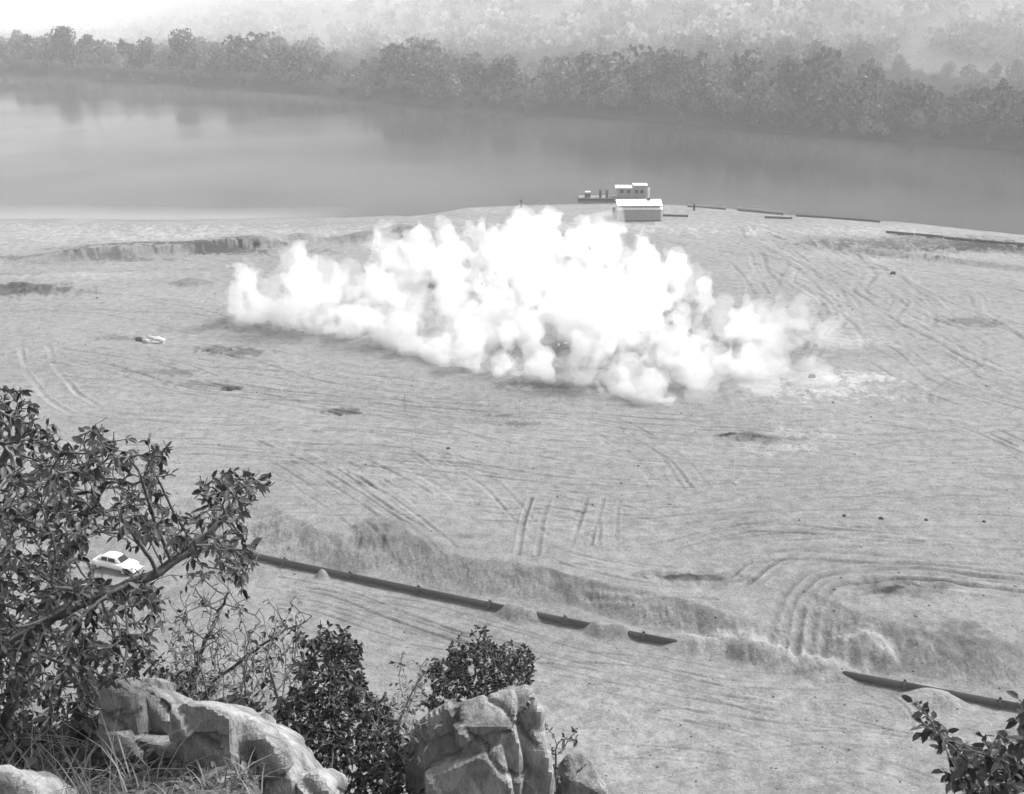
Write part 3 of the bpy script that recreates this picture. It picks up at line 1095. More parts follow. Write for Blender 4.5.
def build_barge():
    b = at(611, 199.5, WATER)
    t = empty('dredge_barge', (b[0] + .1, b[1], WATER), R(-2), label='low work barge with a white roofed cabin moored behind the shed', cat='barge')
    bm = bmesh.new()
    add_box(bm, (0, 0, .2), (14.6, 3.6, .6))
    bm_obj('hull', bm, M['iron'], t, bevel=.1)
    bm = bmesh.new()
    add_box(bm, (0, 0, .54), (14.7, 3.7, .08))
    bm_obj('deck', bm, M['wood'], t)
    bm = bmesh.new()
    add_box(bm, (4.4, .2, 1.7), (6.2, 2.8, 2.1))
    cb = bm_obj('cabin', bm, M['greyboard'], t, bevel=.03)
    for x in (2.2, 3.7, 5.4, 6.6):
        bm = bmesh.new()
        add_box(bm, (x, -1.22, 2.0), (.7, .06, .7))
        bm_obj('window', bm, M['glass'], cb)
    bm = bmesh.new()
    add_box(bm, (2.6, .1, 2.84), (3.8, 3.6, .14))
    bm_obj('roof', bm, M['white'], t, bevel=.03)
    bm = bmesh.new()
    add_box(bm, (6.2, .2, 3.0), (2.9, 2.4, .5))
    cb2 = bm_obj('wheelhouse', bm, M['greyboard'], t)
    bm = bmesh.new()
    add_box(bm, (6.2, .2, 3.34), (3.2, 2.8, .12))
    bm_obj('wheelhouse_roof', bm, M['white'], t)
    bm = bmesh.new()
    add_cyl(bm, (8.0, -1.6, .6), (8.0, -1.6, 2.9), .22, seg=12)
    bm_obj('exhaust_stack', bm, M['white'], t)
    bm = bmesh.new()
    for x in (-7.3, -5.5, -3.4, -1.0):
        add_cyl(bm, (x, -2.1, .6), (x, -2.1, 1.5), .03, seg=6)
    add_cyl(bm, (-7.3, -2.1, 1.5), (-1.0, -2.1, 1.5), .03, seg=6)
    bm_obj('railing', bm, M['iron'], t)
    # deck gear stands on the barge: things of their own
    T = t.matrix_world if False else Matrix.Translation(t.location) @ Matrix.Rotation(R(-2), 4, 'Z')
    for i, (x, lab) in enumerate(((-4.4 + 1.1, 'dark upright winch post on the barge deck, nearer the cabin'), (-5.9 + 1.2, 'dark upright winch post on the barge deck, nearer the pale topped winch'))):
        p = T @ Vector((x + 2.2, -.8, .64))
        q = empty('winch_post', p, label=lab, cat='post', group='winch posts on the barge')
        bm = bmesh.new()
        add_cyl(bm, (0, 0, -.08), (0, 0, 1.35), .30, .26, 12)
        bm_obj('post', bm, M['iron'], q)
        bm = bmesh.new()
        add_cyl(bm, (0, 0, 1.35), (0, 0, 1.55), .34, seg=12)
        bm_obj('cap', bm, M['iron'], q)
    p = T @ Vector((-5.3, -.8, .64))
    q = empty('deck_winch', p, label='squat deck winch under a pale canvas cover at the end of the barge', cat='winch')
    bm = bmesh.new()
    for x in (-.55, .55):
        add_box(bm, (x, 0, .45), (.12, .8, .9))
    add_box(bm, (0, 0, .06), (1.1, .7, .1))
    bm_obj('frame', bm, M['iron'], q)
    bm = bmesh.new()
    add_cyl(bm, (-.5, 0, .5), (.5, 0, .5), .3, seg=14)
    bm_obj('drum', bm, M['iron'], q)
    bm = bmesh.new()
    add_box(bm, (0, 0, 1.15), (1.2, .9, .3))
    bm_obj('canvas_cover', bm, M['cloth'], q, bevel=.08)


build_barge()


def on_ground_cyl(name, p1, p2, r, mat, lab, cat, group=None, lift=None, seg=12, float_z=None):
    """a pole or pipe lying between two surveyed points, with end collars"""
    z = float_z
    a = at(p1[0], p1[1], 0 if z is None else z)
    b = at(p2[0], p2[1], 0 if z is None else z)
    za, zb = (ground_z(a[0], a[1]) + r, ground_z(b[0], b[1]) + r) if z is None or z > -2 else (z, z)
    t = empty(name, (a[0], a[1], za), label=lab, cat=cat, group=group)
    v = Vector((b[0] - a[0], b[1] - a[1], zb - za))
    bm = bmesh.new()
    add_cyl(bm, (0, 0, 0), v, r, r * .9, seg)
    body = bm_obj('shaft' if r < .3 else 'pipe_body', bm, mat, t)
    bm = bmesh.new()
    d = v.normalized()
    add_cyl(bm, (0, 0, 0), d * .15, r * 1.3, seg=seg)
    bm_obj('collar', bm, mat, t)
    bm = bmesh.new()
    add_cyl(bm, v - d * .15, v, r * 1.3, seg=seg)
    bm_obj('collar', bm, mat, t)
    return t


on_ground_cyl('loose_pipe', (663, 216), (688, 216.5), .22, M['iron'], 'short dark pipe lying on the sand beside the right end of the shed', 'pipe')
on_ground_cyl('log', (688, 207.5), (726, 210.5), .34, M['wood'], 'weathered log on the shore nearest the shed', 'log', 'logs along the shore', float_z=-.6)
on_ground_cyl('log', (738, 210.5), (784, 215), .4, M['wood'], 'pale thick log at the waterline right of the shed', 'log', 'logs along the shore', float_z=-.7)
on_ground_cyl('log', (765, 218), (792, 219.5), .22, M['darkwood'], 'short dark log lying just below the pale thick log', 'log', 'logs along the shore')
on_ground_cyl('log', (796, 216.5), (880, 223.5), .3, M['darkwood'], 'long thin dark log at the waterline between the pale log and the floating pipe', 'log', 'logs along the shore', float_z=-.7)


def build_float_pipe():
    a, b = at(886, 233.5, 0), at(1100, 254, 0)
    t = empty('shore_pipe', (a[0], a[1], .35), label='dark pipe on low trestles running along the right hand shore', cat='pipe')
    v = Vector((b[0] - a[0], b[1] - a[1], 0))
    n = 7
    d = v / n
    for k in range(n):
        bm = bmesh.new()
        zz = Vector((0, 0, .06 * math.sin(k * 2)))
        add_cyl(bm, d * k + zz, d * (k + .97) + zz, .24, seg=14)
        s = bm_obj('pipe_section', bm, M['pipe'], t)
        bm = bmesh.new()
        c = d * (k + .5)
        z = ground_z(a[0] + c.x, a[1] + c.y) - .35
        add_box(bm, c + Vector((0, 0, (z - .2) / 2 - .1)), (1.0, .5, abs(z) + .3))
        bm_obj('trestle', bm, M['darkwood'], t)


build_float_pipe()


def post(px, py, h, r, mat, name, lab, cat, cap=True, z=0):
    p = at(px, py, z)
    t = empty(name, (p[0], p[1], ground_z(p[0], p[1])), label=lab, cat=cat)
    bm = bmesh.new()
    add_cyl(bm, (0, 0, -.3), (.02 * h, 0, h), r, r * .85, 8)
    bm_obj('shaft', bm, mat, t)
    if cap:
        bm = bmesh.new()
        add_cyl(bm, (.02 * h, 0, h), (.02 * h, 0, h + .12), r * 1.5, r * 1.2, 8)
        bm_obj('cap', bm, mat, t)
    return t


post(521, 206, 1.5, .22, M['iron'], 'mooring_post', 'stubby dark mooring post on the shore beyond the smoke', 'post')
post(694, 210, 1.3, .22, M['iron'], 'mooring_post', 'short dark mooring post at the waterline right of the shed', 'post')
post(405, 411, 2.2, .035, M['wood'], 'survey_stake', 'thin dark stake standing in the sand in front of the smoke', 'stake', True)
post(733, 482, 2.2, .03, M['white'], 'survey_stake', 'thin pale stake standing in the sand below the dark hollow', 'stake', True)

# canvas sheet heaped on the sand
def heap(px, py, r, h, mat, name, lab, cat, seed, z=0):
    p = at(px, py, z)
    bm = bmesh.new()
    bmesh.ops.create_icosphere(bm, subdivisions=4, radius=1)
    co = np.array([v.co for v in bm.verts])
    n = fbm(co[:, 0] * 1.6, co[:, 1] * 1.6, co[:, 2] * 1.6, oct=4, seed=seed)
    k = np.abs(fbm(co[:, 0] * 2.5, co[:, 1] * 2.5, co[:, 2] * 2.5, oct=2, seed=seed + 3))
    for v, a, b in zip(bm.verts, n, k):
        s = 1 + .55 * a - .5 * b
        v.co = Vector((v.co.x * r * s, v.co.y * r * .7 * s, max(v.co.z, -.25) * h * s))
    o = bm_obj(name, bm, mat, smooth=True)
    o.location = (p[0], p[1], ground_z(p[0], p[1]) + h * .1)
    set_tag(o, lab, cat)
    return o


heap(155, 341, 1.7, .6, M['greycloth'], 'canvas_sheet', 'white canvas sheet heaped on the sand left of the smoke', 'tarpaulin', 3)
heap(736, 484, .34, .2, M['greycloth'], 'canvas_bag', 'small white bag lying at the foot of the pale stake', 'bag', 7)
heap(139, 341, .55, .5, M['iron'], 'rock', 'small dark rock beside the heaped white canvas', 'rock', 13)
for i, (px, py, r, lab) in enumerate(((448, 449, .22, 'tiny dark stone on the open sand below the smoke front'), (844, 516, .22, 'dark stone farthest left in the row of small stones on the right flat'),
                                      (881, 519, .25, 'second small dark stone from the left on the right flat'), (926, 520, .2, 'third small dark stone from the left on the right flat'),
                                      (984, 522, .2, 'small dark stone at the right end of the row on the right flat'), (893, 274, .5, 'dark stone on the rutted sand near the right shore'),
                                      (812, 378, .5, 'dark stone at the right fringe of the smoke'), (230, 390, .4, 'dark stone on the sand below the left end of the smoke'),
                                      (954, 463, .2, 'single pale stone on the sand flat near the right edge'))):
    heap(px, py, r, r * .9, M['rock'] if 'pale' in lab else M['iron'], 'stone', lab, 'stone', 20 + i)


def build_clods():
    rg = np.random.default_rng(77)
    n = 3600
    px, py = rg.uniform(-120, 1150, n), 225 + 560 * rg.uniform(0, 1, n) ** .8
    d = (CAM_Z) / np.tan(PITCH - np.arctan((CY - py) / F))
    x = (px - CX) / F * d * 1.02
    keep = (fbm(x * .05, d * .08, oct=3, seed=78) > rg.uniform(-.6, .45, n)) & (d < shore(x) - 4)
    x, d = x[keep], d[keep]
    z = height_only(x, d)
    r = rg.uniform(.02, .07, len(x)) * rg.choice([1, 1, 1, 1, 2.0], len(x)) * (.55 + d / 170)
    bm = bmesh.new()
    bmesh.ops.create_icosphere(bm, subdivisions=1, radius=1)
    iv = np.array([v.co for v in bm.verts])
    fi = np.array([[v.index for v in f.verts] for f in bm.faces])
    bm.free()
    V = iv[None] * (1 + rg.uniform(-.35, .35, (len(x), len(iv), 1))) * np.stack([r, r, r * .6], 1)[:, None, :] + np.stack([x, d, z + r * .1], 1)[:, None, :]
    Q = fi[None] + (np.arange(len(x)) * len(iv))[:, None, None]
    o = link('dirt_clods', np_mesh('dirt_clods', V.reshape(-1, 3), Q.reshape(-1, 3)), M['clod'])
    set_tag(o, 'small clods and pebbles strewn over the sand flat', 'clods', kind='stuff')


build_clods()


# ------------------------------------------------------------------ car on the bench behind the tree
def build_car():
    c = at(117, 569, BENCH)
    t = empty('parked_car', (c[0], c[1], ground_z(c[0], c[1])), R(-24), label='white rounded saloon car parked below the bluff behind the leafy tree', cat='car')
    # x forward. lower body loft: stations (x, half width, z bottom, z top)
    st = [(-2.35, .55, .38, .62), (-2.2, .74, .32, .80), (-1.6, .84, .30, .92), (-.8, .86, .28, .95), (.6, .86, .28, .97), (1.3, .84, .30, .95), (1.9, .78, .32, .86), (2.25, .66, .36, .72), (2.35, .5, .40, .62)]

    def loft(st, curve):
        bm = bmesh.new()
        rings = []
        for s in st:
            rings.append([bm.verts.new(p) for p in curve(*s)])
        for a, b in zip(rings, rings[1:]):
            n = len(a)
            for i in range(n):
                bm.faces.new((a[i], a[(i + 1) % n], b[(i + 1) % n], b[i]))
        bm.faces.new(rings[0])
        bm.faces.new(rings[-1][::-1])
        return bm

    def body_ring(x, w, z0, z1):
        r = []
        for k in range(16):
            a = 2 * math.pi * k / 16
            cx, cz = math.cos(a), math.sin(a)
            e = .55
            r.append((x, w * math.copysign(abs(cx) ** e, cx), (z0 + z1) / 2 + (z1 - z0) / 2 * math.copysign(abs(cz) ** e, cz)))
        return r
    bo = bm_obj('body', loft(st, body_ring), M['carpaint'], t, smooth=True)
    # greenhouse
    gh = [(-1.75, .60, .88, .92), (-1.35, .66, .88, 1.22), (-.9, .68, .88, 1.42), (-.2, .69, .88, 1.50), (.35, .67, .88, 1.46), (.75, .64, .88, 1.24), (1.1, .60, .88, .95)]

    def cab_ring(x, w, z0, z1):
        return [(x, -w, z0), (x, w, z0), (x, w * .96, z0 + (z1 - z0) * .3), (x, w * .84, z0 + (z1 - z0) * .82), (x, w * .62, z1), (x, 0, z1 + .02), (x, -w * .62, z1), (x, -w * .84, z0 + (z1 - z0) * .82), (x, -w * .96, z0 + (z1 - z0) * .3)]
    cab = bm_obj('roof', loft(gh, cab_ring), M['carpaint'], t, smooth=True)

    def pane(name, pts, par):
        bm = bmesh.new()
        f = [bm.verts.new(p) for p in pts]
        fa = bm.faces.new(f)
        r = bmesh.ops.extrude_face_region(bm, geom=[fa])
        no = fa.normal if fa.normal.length else Vector((0, 0, 1))
        bm.normal_update()
        for v in r['geom']:
            if isinstance(v, bmesh.types.BMVert):
                v.co += fa.normal * .015
        return bm_obj(name, bm, M['glass'], par)
    for s in (-1, 1):
        for x0, x1 in ((-1.15, -.42), (-.30, .52)):
            pane('side_window', [(x0, s * .70, 1.00), (x1, s * .70, 1.00), (x1 - (.10 if x1 > 0 else 0), s * .625, 1.34), (x0 + (.14 if x0 < -1 else 0), s * .63, 1.32)], t)
    pane('windscreen', [(1.07, -.5, 1.02), (1.07, .5, 1.02), (.60, .42, 1.40), (.60, -.42, 1.40)], t)
    pane('rear_window', [(-1.68, -.42, 1.03), (-1.68, .42, 1.03), (-1.2, .36, 1.36), (-1.2, -.36, 1.36)], t)
    for x in (-1.4, 1.42):
        for s in (-1, 1):
            bm = bmesh.new()
            add_cyl(bm, (x, s * .66, .32), (x, s * .86, .32), .33, seg=20)
            w = bm_obj('wheel', bm, M['rubber'], t)
            bm = bmesh.new()
            add_cyl(bm, (x, s * .865, .32), (x, s * .885, .32), .19, .15, seg=16)
            bm_obj('hubcap', bm, M['chrome'], w)
            bm = bmesh.new()
            bmesh.ops.create_uvsphere(bm, u_segments=14, v_segments=8, radius=1, matrix=Matrix.Translation((x, s * .70, .56)) @ Matrix.Diagonal((.58, .2, .30, 1)))
            bm_obj('fender', bm, M['carpaint'], t, smooth=True)
    for s in (-1, 1):
        bm = bmesh.new()
        add_cyl(bm, (2.14, s * .52, .68), (2.3, s * .52, .68), .11, .10, seg=14)
        bm_obj('headlight', bm, M['chrome'], t)
    for x in (2.44, -2.44):
        bm = bmesh.new()
        add_box(bm, (x, 0, .42), (.08, 1.5, .12))
        bm_obj('bumper', bm, M['chrome'], t, bevel=.02)


build_car()


# ------------------------------------------------------------------ rocks of the bluff
def rock(name, hulls, lab, vox=.025, amp=.03, seed=0, cat='rock'):
    """hulls: lists of world points; blocks with shaved corners, fused, then cracked and weathered"""
    rg = np.random.default_rng(seed)
    bm = bmesh.new()
    for pts in hulls:
        b2 = bmesh.new()
        for p in pts:
            b2.verts.new(tuple(float(v) for v in p))
        bmesh.ops.convex_hull(b2, input=list(b2.verts))
        for v in [v for v in b2.verts if not v.link_faces]:
            b2.verts.remove(v)
        c = np.mean(pts, axis=0)
        P = np.array(pts)
        for k in range(6):
            n = rg.normal(size=3)
            n[1] -= .5
            n /= np.linalg.norm(n)
            h = ((P - c) @ n).max()
            q = c + n * h * rg.uniform(.84, .96)
            r = bmesh.ops.bisect_plane(b2, geom=b2.verts[:] + b2.edges[:] + b2.faces[:], plane_co=tuple(q), plane_no=tuple(n), clear_outer=True)
            ed = [e for e in r['geom_cut'] if isinstance(e, bmesh.types.BMEdge)]
            if ed:
                bmesh.ops.edgeloop_fill(b2, edges=ed)
        m = bpy.data.meshes.new('h')
        b2.to_mesh(m)
        b2.free()
        bm.from_mesh(m)
        bpy.data.meshes.remove(m)
    me = bpy.data.meshes.new('h')
    bm.to_mesh(me)
    bm.free()
    o = bpy.data.objects.new('h', me)
    COL.objects.link(o)
    rm = o.modifiers.new('r', 'REMESH')
    rm.mode = 'VOXEL'
    rm.voxel_size = vox
    me2 = bpy.data.meshes.new_from_object(o.evaluated_get(bpy.context.evaluated_depsgraph_get()))
    bpy.data.objects.remove(o)
    nv = len(me2.vertices)
    co = np.empty(nv * 3, np.float32)
    me2.vertices.foreach_get('co', co)
    co = co.reshape(-1, 3).astype(float)
    no = np.empty(nv * 3, np.float32)
    me2.vertices.foreach_get('normal', no)
    no = no.reshape(-1, 3)
    x, y, z = co.T
    n1 = fbm(x * 1.3, y * 1.3, z * 1.1, oct=3, seed=seed)
    n2 = fbm(x * 6, y * 6, z * 5, oct=4, seed=seed + 5)
    u = (x * .75 + z * .6 + y * .25 + .22 * n1) * 3.4
    v = (x * .35 - z * .9 + y * .2 + .25 * n1) * 2.3
    saw1 = (u % 1) * np.where(_hash(np.floor(u), np.floor(v), np.floor(u) * 0, seed) > 0, 1, .2)      # stepped layer edges
    saw2 = (v % 1)
    d1, d2 = np.minimum(u % 1, 1 - u % 1), np.minimum(v % 1, 1 - v % 1)
    on1 = fbm(x * 1.5, y * 1.5, z * 1.5, oct=2, seed=seed + 21) > -.05
    on2 = fbm(x * 1.5, y * 1.5, z * 1.5, oct=2, seed=seed + 22) > .1
    crack = -np.exp(-(d1 / .07) ** 2) * on1 - np.exp(-(d2 / .05) ** 2) * on2
    co = co + no * (n1 * amp + saw1 * .05 + saw2 * .03 + crack * .045 + n2 * .022)[:, None]
    c = co.mean(axis=0)
    me2.vertices.foreach_set('co', (co - c).astype(np.float32).ravel())
    me2.update()
    me2.name = name
    ob = link(name, me2, M['rock'], smooth=False)
    ob.location = tuple(c)
    set_tag(ob, lab, cat, 'rocks along the edge of the bluff')
    return ob


def prism(px_pts, d0, d1, drop=0.0):
    """outline seen at distance d0, carried back to d1 (a solid with real depth)"""
    A = [dp(x, y, d0) for x, y in px_pts]
    B = []
    for p in A:
        k = p[1] / 1.0
        B.append(np.array([p[0], p[1] + (d1 - d0), p[2] - drop - (d1 - d0) * (CAM_Z - p[2]) / p[1] * .98]))
    return A + B


# left outcrop: upright slab, square block and the long sloping shoulder
rock('rock_outcrop', [
    prism([(102, 694), (110, 683), (136, 686), (141, 742), (102, 738)], 8.1, 8.9, .05),
    prism([(137, 690), (150, 690), (168, 700), (178, 712), (174, 745), (138, 744)], 8.25, 9.0, .05),
    prism([(100, 734), (135, 742), (176, 744), (180, 756), (98, 752)], 7.95, 8.8, .0),
    prism([(112, 756), (176, 756), (184, 800), (184, 890), (108, 890)], 8.2, 9.0, 0),
    prism([(176, 702), (205, 706), (228, 718), (240, 800), (236, 890), (178, 890)], 7.6, 8.9, .05),
    prism([(222, 714), (250, 724), (272, 738), (284, 800), (286, 890), (232, 890)], 7.75, 8.9, .05),
    prism([(258, 736), (280, 750), (294, 770), (300, 890), (268, 890)], 7.6, 8.7, .05),
], 'pale layered rock outcrop with an upright slab at its left end, at lower left', seed=3)
rock('boulder', [
    prism([(410, 745), (424, 722), (452, 708), (470, 704), (474, 800), (470, 1000), (404, 1000)], 9.5, 11.2, .1),
    prism([(462, 706), (492, 696), (512, 694), (520, 760), (512, 1000), (464, 1000)], 9.3, 11.2, .1),
    prism([(500, 694), (528, 692), (538, 706), (540, 738), (512, 744)], 9.5, 11.0, .1),
    prism([(506, 738), (540, 728), (550, 780), (558, 1000), (504, 1000)], 9.45, 11.2, .1),
    prism([(430, 752), (500, 742), (512, 800), (510, 1000), (422, 1000)], 9.15, 11.0, .1),
], 'big pale cracked boulder with split faces and a bush on its crown', seed=8)
rock('boulder', [
    prism([(556, 770), (572, 754), (590, 760), (604, 785), (612, 1050), (550, 1050)], 10.0, 11.0, .2),
], 'small pale boulder just right of the big boulder that carries a bush', seed=15)
rock('rock', [
    prism([(-40, 772), (0, 772), (18, 780), (34, 796), (50, 880), (-60, 880)], 6.4, 7.2, .1),
], 'whitish rock in the bottom left corner', seed=23)
rock('rock', [
    prism([(304, 778), (316, 773), (328, 782), (332, 900), (298, 900)], 7.6, 8.2, 0),
], 'small whitish rock at the right foot of the layered outcrop', seed=27)

# ------------------------------------------------------------------ trees and shrubs of the bluff
def grow(roots, A, step, infl, kill, iters=120, bias=(0, 0, .12), rg=None, gap=None):
    """space colonisation: limbs reach for the attraction points A"""
    nodes = [np.array(r[0], float) for r in roots]
    par = [-1] * len(roots)
    # lead-in limbs
    for ri, r in enumerate(roots):
        prev = ri
        for q in r[1:]:
            a, b = nodes[prev], np.array(q, float)
            k = max(1, int(np.linalg.norm(b - a) / step))
            for s in range(1, k + 1):
                jit = np.array([rg.uniform(-1, 1), rg.uniform(-1, 1), rg.uniform(-1, 1)]) * step * .18
                nodes.append(a + (b - a) * s / k + (jit if s < k else 0))
                par.append(prev)
                prev = len(nodes) - 1
    A = np.array(A)
    alive = np.ones(len(A), bool)
    for it in range(iters):
        if not alive.any():
            break
        kd = kdtree.KDTree(len(nodes))
        for i, n in enumerate(nodes):
            kd.insert(n, i)
        kd.balance()
        pull = {}
        for ai in np.nonzero(alive)[0]:
            co, i, d = kd.find(A[ai])
            if d < kill:
                alive[ai] = False
            elif d < infl:
                v = (A[ai] - nodes[i]) / d
                pull[i] = pull.get(i, 0) + v
        if not pull:
            break
        new = 0
        for i, v in pull.items():
            v = v + np.array(bias) + np.array([rg.uniform(-1, 1), rg.uniform(-1, 1), rg.uniform(-1, 1)]) * .25
            l = np.linalg.norm(v)
            if l < 1e-4:
                continue
            q = nodes[i] + v / l * step
            if gap is not None:
                t_ = q[1] * cp_ + (CAM_Z - q[2]) * sp_
                gx, gy = CX + q[0] / t_ * F, CY - (q[1] * sp_ - (CAM_Z - q[2]) * cp_) / t_ * F
                if gap[0] < gx < gap[2] and gap[1] < gy < gap[3]:
                    continue
            nodes.append(q)
            par.append(i)
            new += 1
        if new == 0 or len(nodes) > 9000:
            break
    return np.array(nodes), np.array(par)


def limb_mesh(name, N, par, tip, expo=2.3, rmax=1.0, sides=5):
    n = len(N)
    kids = [[] for _ in range(n)]
    for i, p in enumerate(par):
        if p >= 0:
            kids[p].append(i)
    rad = np.zeros(n)
    for i in range(n - 1, -1, -1):
        if not kids[i]:
            rad[i] = tip
        else:
            rad[i] = min(rmax, sum(rad[k] ** expo for k in kids[i]) ** (1 / expo))
    V, Fc = [], []
    for i in range(n):
        p = par[i]
        if p < 0:
            continue
        a, b = N[p], N[i]
        d = b - a
        l = np.linalg.norm(d)
        if l < 1e-5:
            continue
        d = d / l
        u = np.cross(d, (0.3, .9, .2))
        u /= np.linalg.norm(u)
        w = np.cross(d, u)
        base = len(V)
        ra = min(rad[p], rad[i] * 1.25)
        for k in range(sides):
            an = 2 * math.pi * k / sides
            o = math.cos(an) * u + math.sin(an) * w
            V.append(a - d * ra * .3 + o * ra)
            V.append(b + d * rad[i] * .3 + o * rad[i])
        for k in range(sides):
            k2 = (k + 1) % sides
            Fc.append((base + 2 * k, base + 2 * k2, base + 2 * k2 + 1, base + 2 * k + 1))
    return np_mesh(name, np.array(V), np.array(Fc)), rad, kids


def leaves_mesh(name, P, D, size, rg, tone_lo=.0, tone_hi=1.0, droop=.35, width=.45, smin=.4, smax=1.5):
    """one folded ovate blade per point"""
    n = len(P)
    D = D + rg.normal(0, .75, (n, 3)) + np.array([0, 0, -droop])
    D /= np.linalg.norm(D, axis=1)[:, None]
    S = np.cross(D, rg.normal(0, .8, (n, 3)) + np.array([0, 0, 1.0]))
    S /= np.linalg.norm(S, axis=1)[:, None] + 1e-9
    U = np.cross(S, D)
    L = (size * rg.uniform(smin, smax, n))[:, None]
    W = L * width * rg.uniform(.8, 1.15, (n, 1))
    base = P + D * L * .1
    v = np.stack([base,
                  base + D * L * .28 + S * W * .46 + U * W * .16,
                  base + D * L * .68 + S * W * .40 + U * W * .10 - np.array([0, 0, 1]) * L * .04,
                  base + D * L - np.array([0, 0, 1]) * L * .14,
                  base + D * L * .68 - S * W * .40 + U * W * .10 - np.array([0, 0, 1]) * L * .04,
                  base + D * L * .28 - S * W * .46 + U * W * .16], 1).reshape(-1, 3)
    i = np.arange(n)[:, None] * 6
    f = np.concatenate([i + np.array([[0, 1, 2, 3]]), i + np.array([[0, 3, 4, 5]])])
    tone = np.repeat(rg.uniform(tone_lo, tone_hi, n) ** 1.5, 6)
    return np_mesh(name, v, f, tone)


def plant(name, lab, cat, roots, A, step, infl, kill, leaf, nleaf, mats, seed, tip=.004, rmax=.2, width=.5, droop=.35,
          leaf_from=2.2, parts=('trunk', 'crown'), group=None, expo=2.3, keep=1.0, extra_tip=0, gap=None):
    rg = random.Random(seed)
    g = np.random.default_rng(seed)
    roots = [[roots[0][0]] + list(r[(0 if i == 0 else 1):][(1 if i == 0 else 0):]) if i == 0 else [roots[0][0] + np.array([.001 * i, 0, 0])] + list(r[1:]) for i, r in enumerate(roots)]
    N, par = grow(roots, A, step, infl, kill, rg=rg, gap=gap)
    org = N[0].copy()
    me, rad, kids = limb_mesh(parts[0], N - org, par, tip, expo, rmax)
    t = empty(name, org, label=lab, cat=cat, group=group)
    link(parts[0], me, mats[0], t, smooth=True)
    P, D = [], []
    for i in range(len(N)):
        if par[i] < 0 or rad[i] > tip * leaf_from or g.uniform() > keep:
            continue
        d = N[i] - N[par[i]]
        d /= np.linalg.norm(d) + 1e-9
        k = nleaf + (extra_tip if not kids[i] else 0)
        for _ in range(k):
            P.append(N[i] - org - d * step * g.uniform(0, .9))
            D.append(d)
    link(parts[1], leaves_mesh(parts[1], np.array(P), np.array(D), leaf, g, droop=droop, width=width), mats[1], t)
    print(name, len(N), 'nodes', len(P), 'leaves')
    return t


def inpoly(x, y, poly):
    c = False
    j = len(poly) - 1
    for i in range(len(poly)):
        xi, yi = poly[i]
        xj, yj = poly[j]
        if (yi > y) != (yj > y) and x < (xj - xi) * (y - yi) / (yj - yi) + xi:
            c = not c
        j = i
    return c


def fill(polys, d0, d1, seed, dshape=None):
    """points through crown lobes: [(outline, count)] between two distances"""
    rg = random.Random(seed)
    out = []
    for poly, n in polys:
        xs, ys = [p[0] for p in poly], [p[1] for p in poly]
        k = 0
        while k < n:
            x, y = rg.uniform(min(xs), max(xs)), rg.uniform(min(ys), max(ys))
            if inpoly(x, y, poly):
                out.append(dp(x + rg.gauss(0, 5), y + rg.gauss(0, 5), rg.uniform(d0, d1)))
                k += 1
    return out


def foot(x, y_dist):
    """ground under a bearing at a distance"""
    r = ray(x, 700)
    X = r[0] * y_dist / r[1]
    return np.array([X, y_dist, ground_z(X, y_dist) - .05])


# the big leafy tree at the left
main_tree = [
    ([(-60, 392), (2, 388), (14, 418), (42, 420), (68, 436), (74, 470), (60, 520), (-60, 540)], 520),
    ([(0, 470), (60, 470), (88, 432), (112, 448), (142, 446), (155, 480), (168, 520), (150, 540), (84, 540), (80, 575), (150, 572), (160, 600), (60, 620), (0, 620)], 900),
    ([(-60, 540), (60, 560), (110, 590), (165, 590), (160, 640), (140, 690), (100, 700), (-60, 700)], 800),
    ([(120, 500), (165, 490), (190, 515), (185, 542), (150, 540)], 90),
    ([(84, 420), (110, 424), (112, 450), (88, 452)], 30), ([(146, 442), (160, 438), (168, 475), (150, 480)], 26),
    ([(6, 400), (30, 398), (36, 425), (10, 425)], 34), ([(-60, 380), (8, 384), (6, 400), (-60, 400)], 26),
    ([(196, 484), (225, 466), (272, 474), (280, 492), (240, 500), (204, 500)], 80),
    ([(200, 500), (240, 498), (248, 525), (205, 530)], 60),
    ([(180, 520), (255, 530), (265, 560), (237, 592), (215, 572), (165, 556)], 120),
]
A = fill(main_tree, 7.4, 10.0, 3)
r0 = foot(-30, 9.0)
plant('leafy_tree', 'large dark leaved tree spreading in from the left edge above the rocks', 'tree',
      [[r0, dp(-10, 660, 8.9), dp(40, 622, 8.6), dp(92, 598, 8.5), dp(146, 578, 8.5), dp(190, 552, 8.7), dp(232, 510, 8.9)],
       [r0 + np.array([-.3, .2, 0]), dp(0, 620, 9.2), dp(-15, 520, 9.0), dp(10, 440, 8.9)],
       [r0 + np.array([.2, .3, 0]), dp(30, 640, 9.4), dp(66, 560, 9.2), dp(105, 480, 9.0)]],
      A, .07, 1.3, .08, .064, 3, (M['bark'], M['leaf']), 3, tip=.0042, rmax=.055, width=.5, leaf_from=1.9, extra_tip=3, keep=.6, gap=(90, 547, 130, 569))

# understorey bushes behind the rocks on the left
A = fill([([(-40, 640), (60, 620), (150, 640), (190, 690), (200, 715), (170, 760), (60, 760), (-40, 760)], 900)], 8.8, 10.6, 5)
plant('undergrowth_bush', 'tangled dark bush behind the upright slab of the layered outcrop', 'bush',
      [[foot(40, 10.2), dp(50, 700, 10.2)], [foot(130, 10.4), dp(130, 690, 10.3)], [foot(-10, 10.2), dp(0, 700, 10.2)]],
      A, .08, 1.2, .085, .055, 3, (M['bark'], M['leaf']), 6, tip=.0035, rmax=.04, parts=('stem', 'foliage'), extra_tip=2)

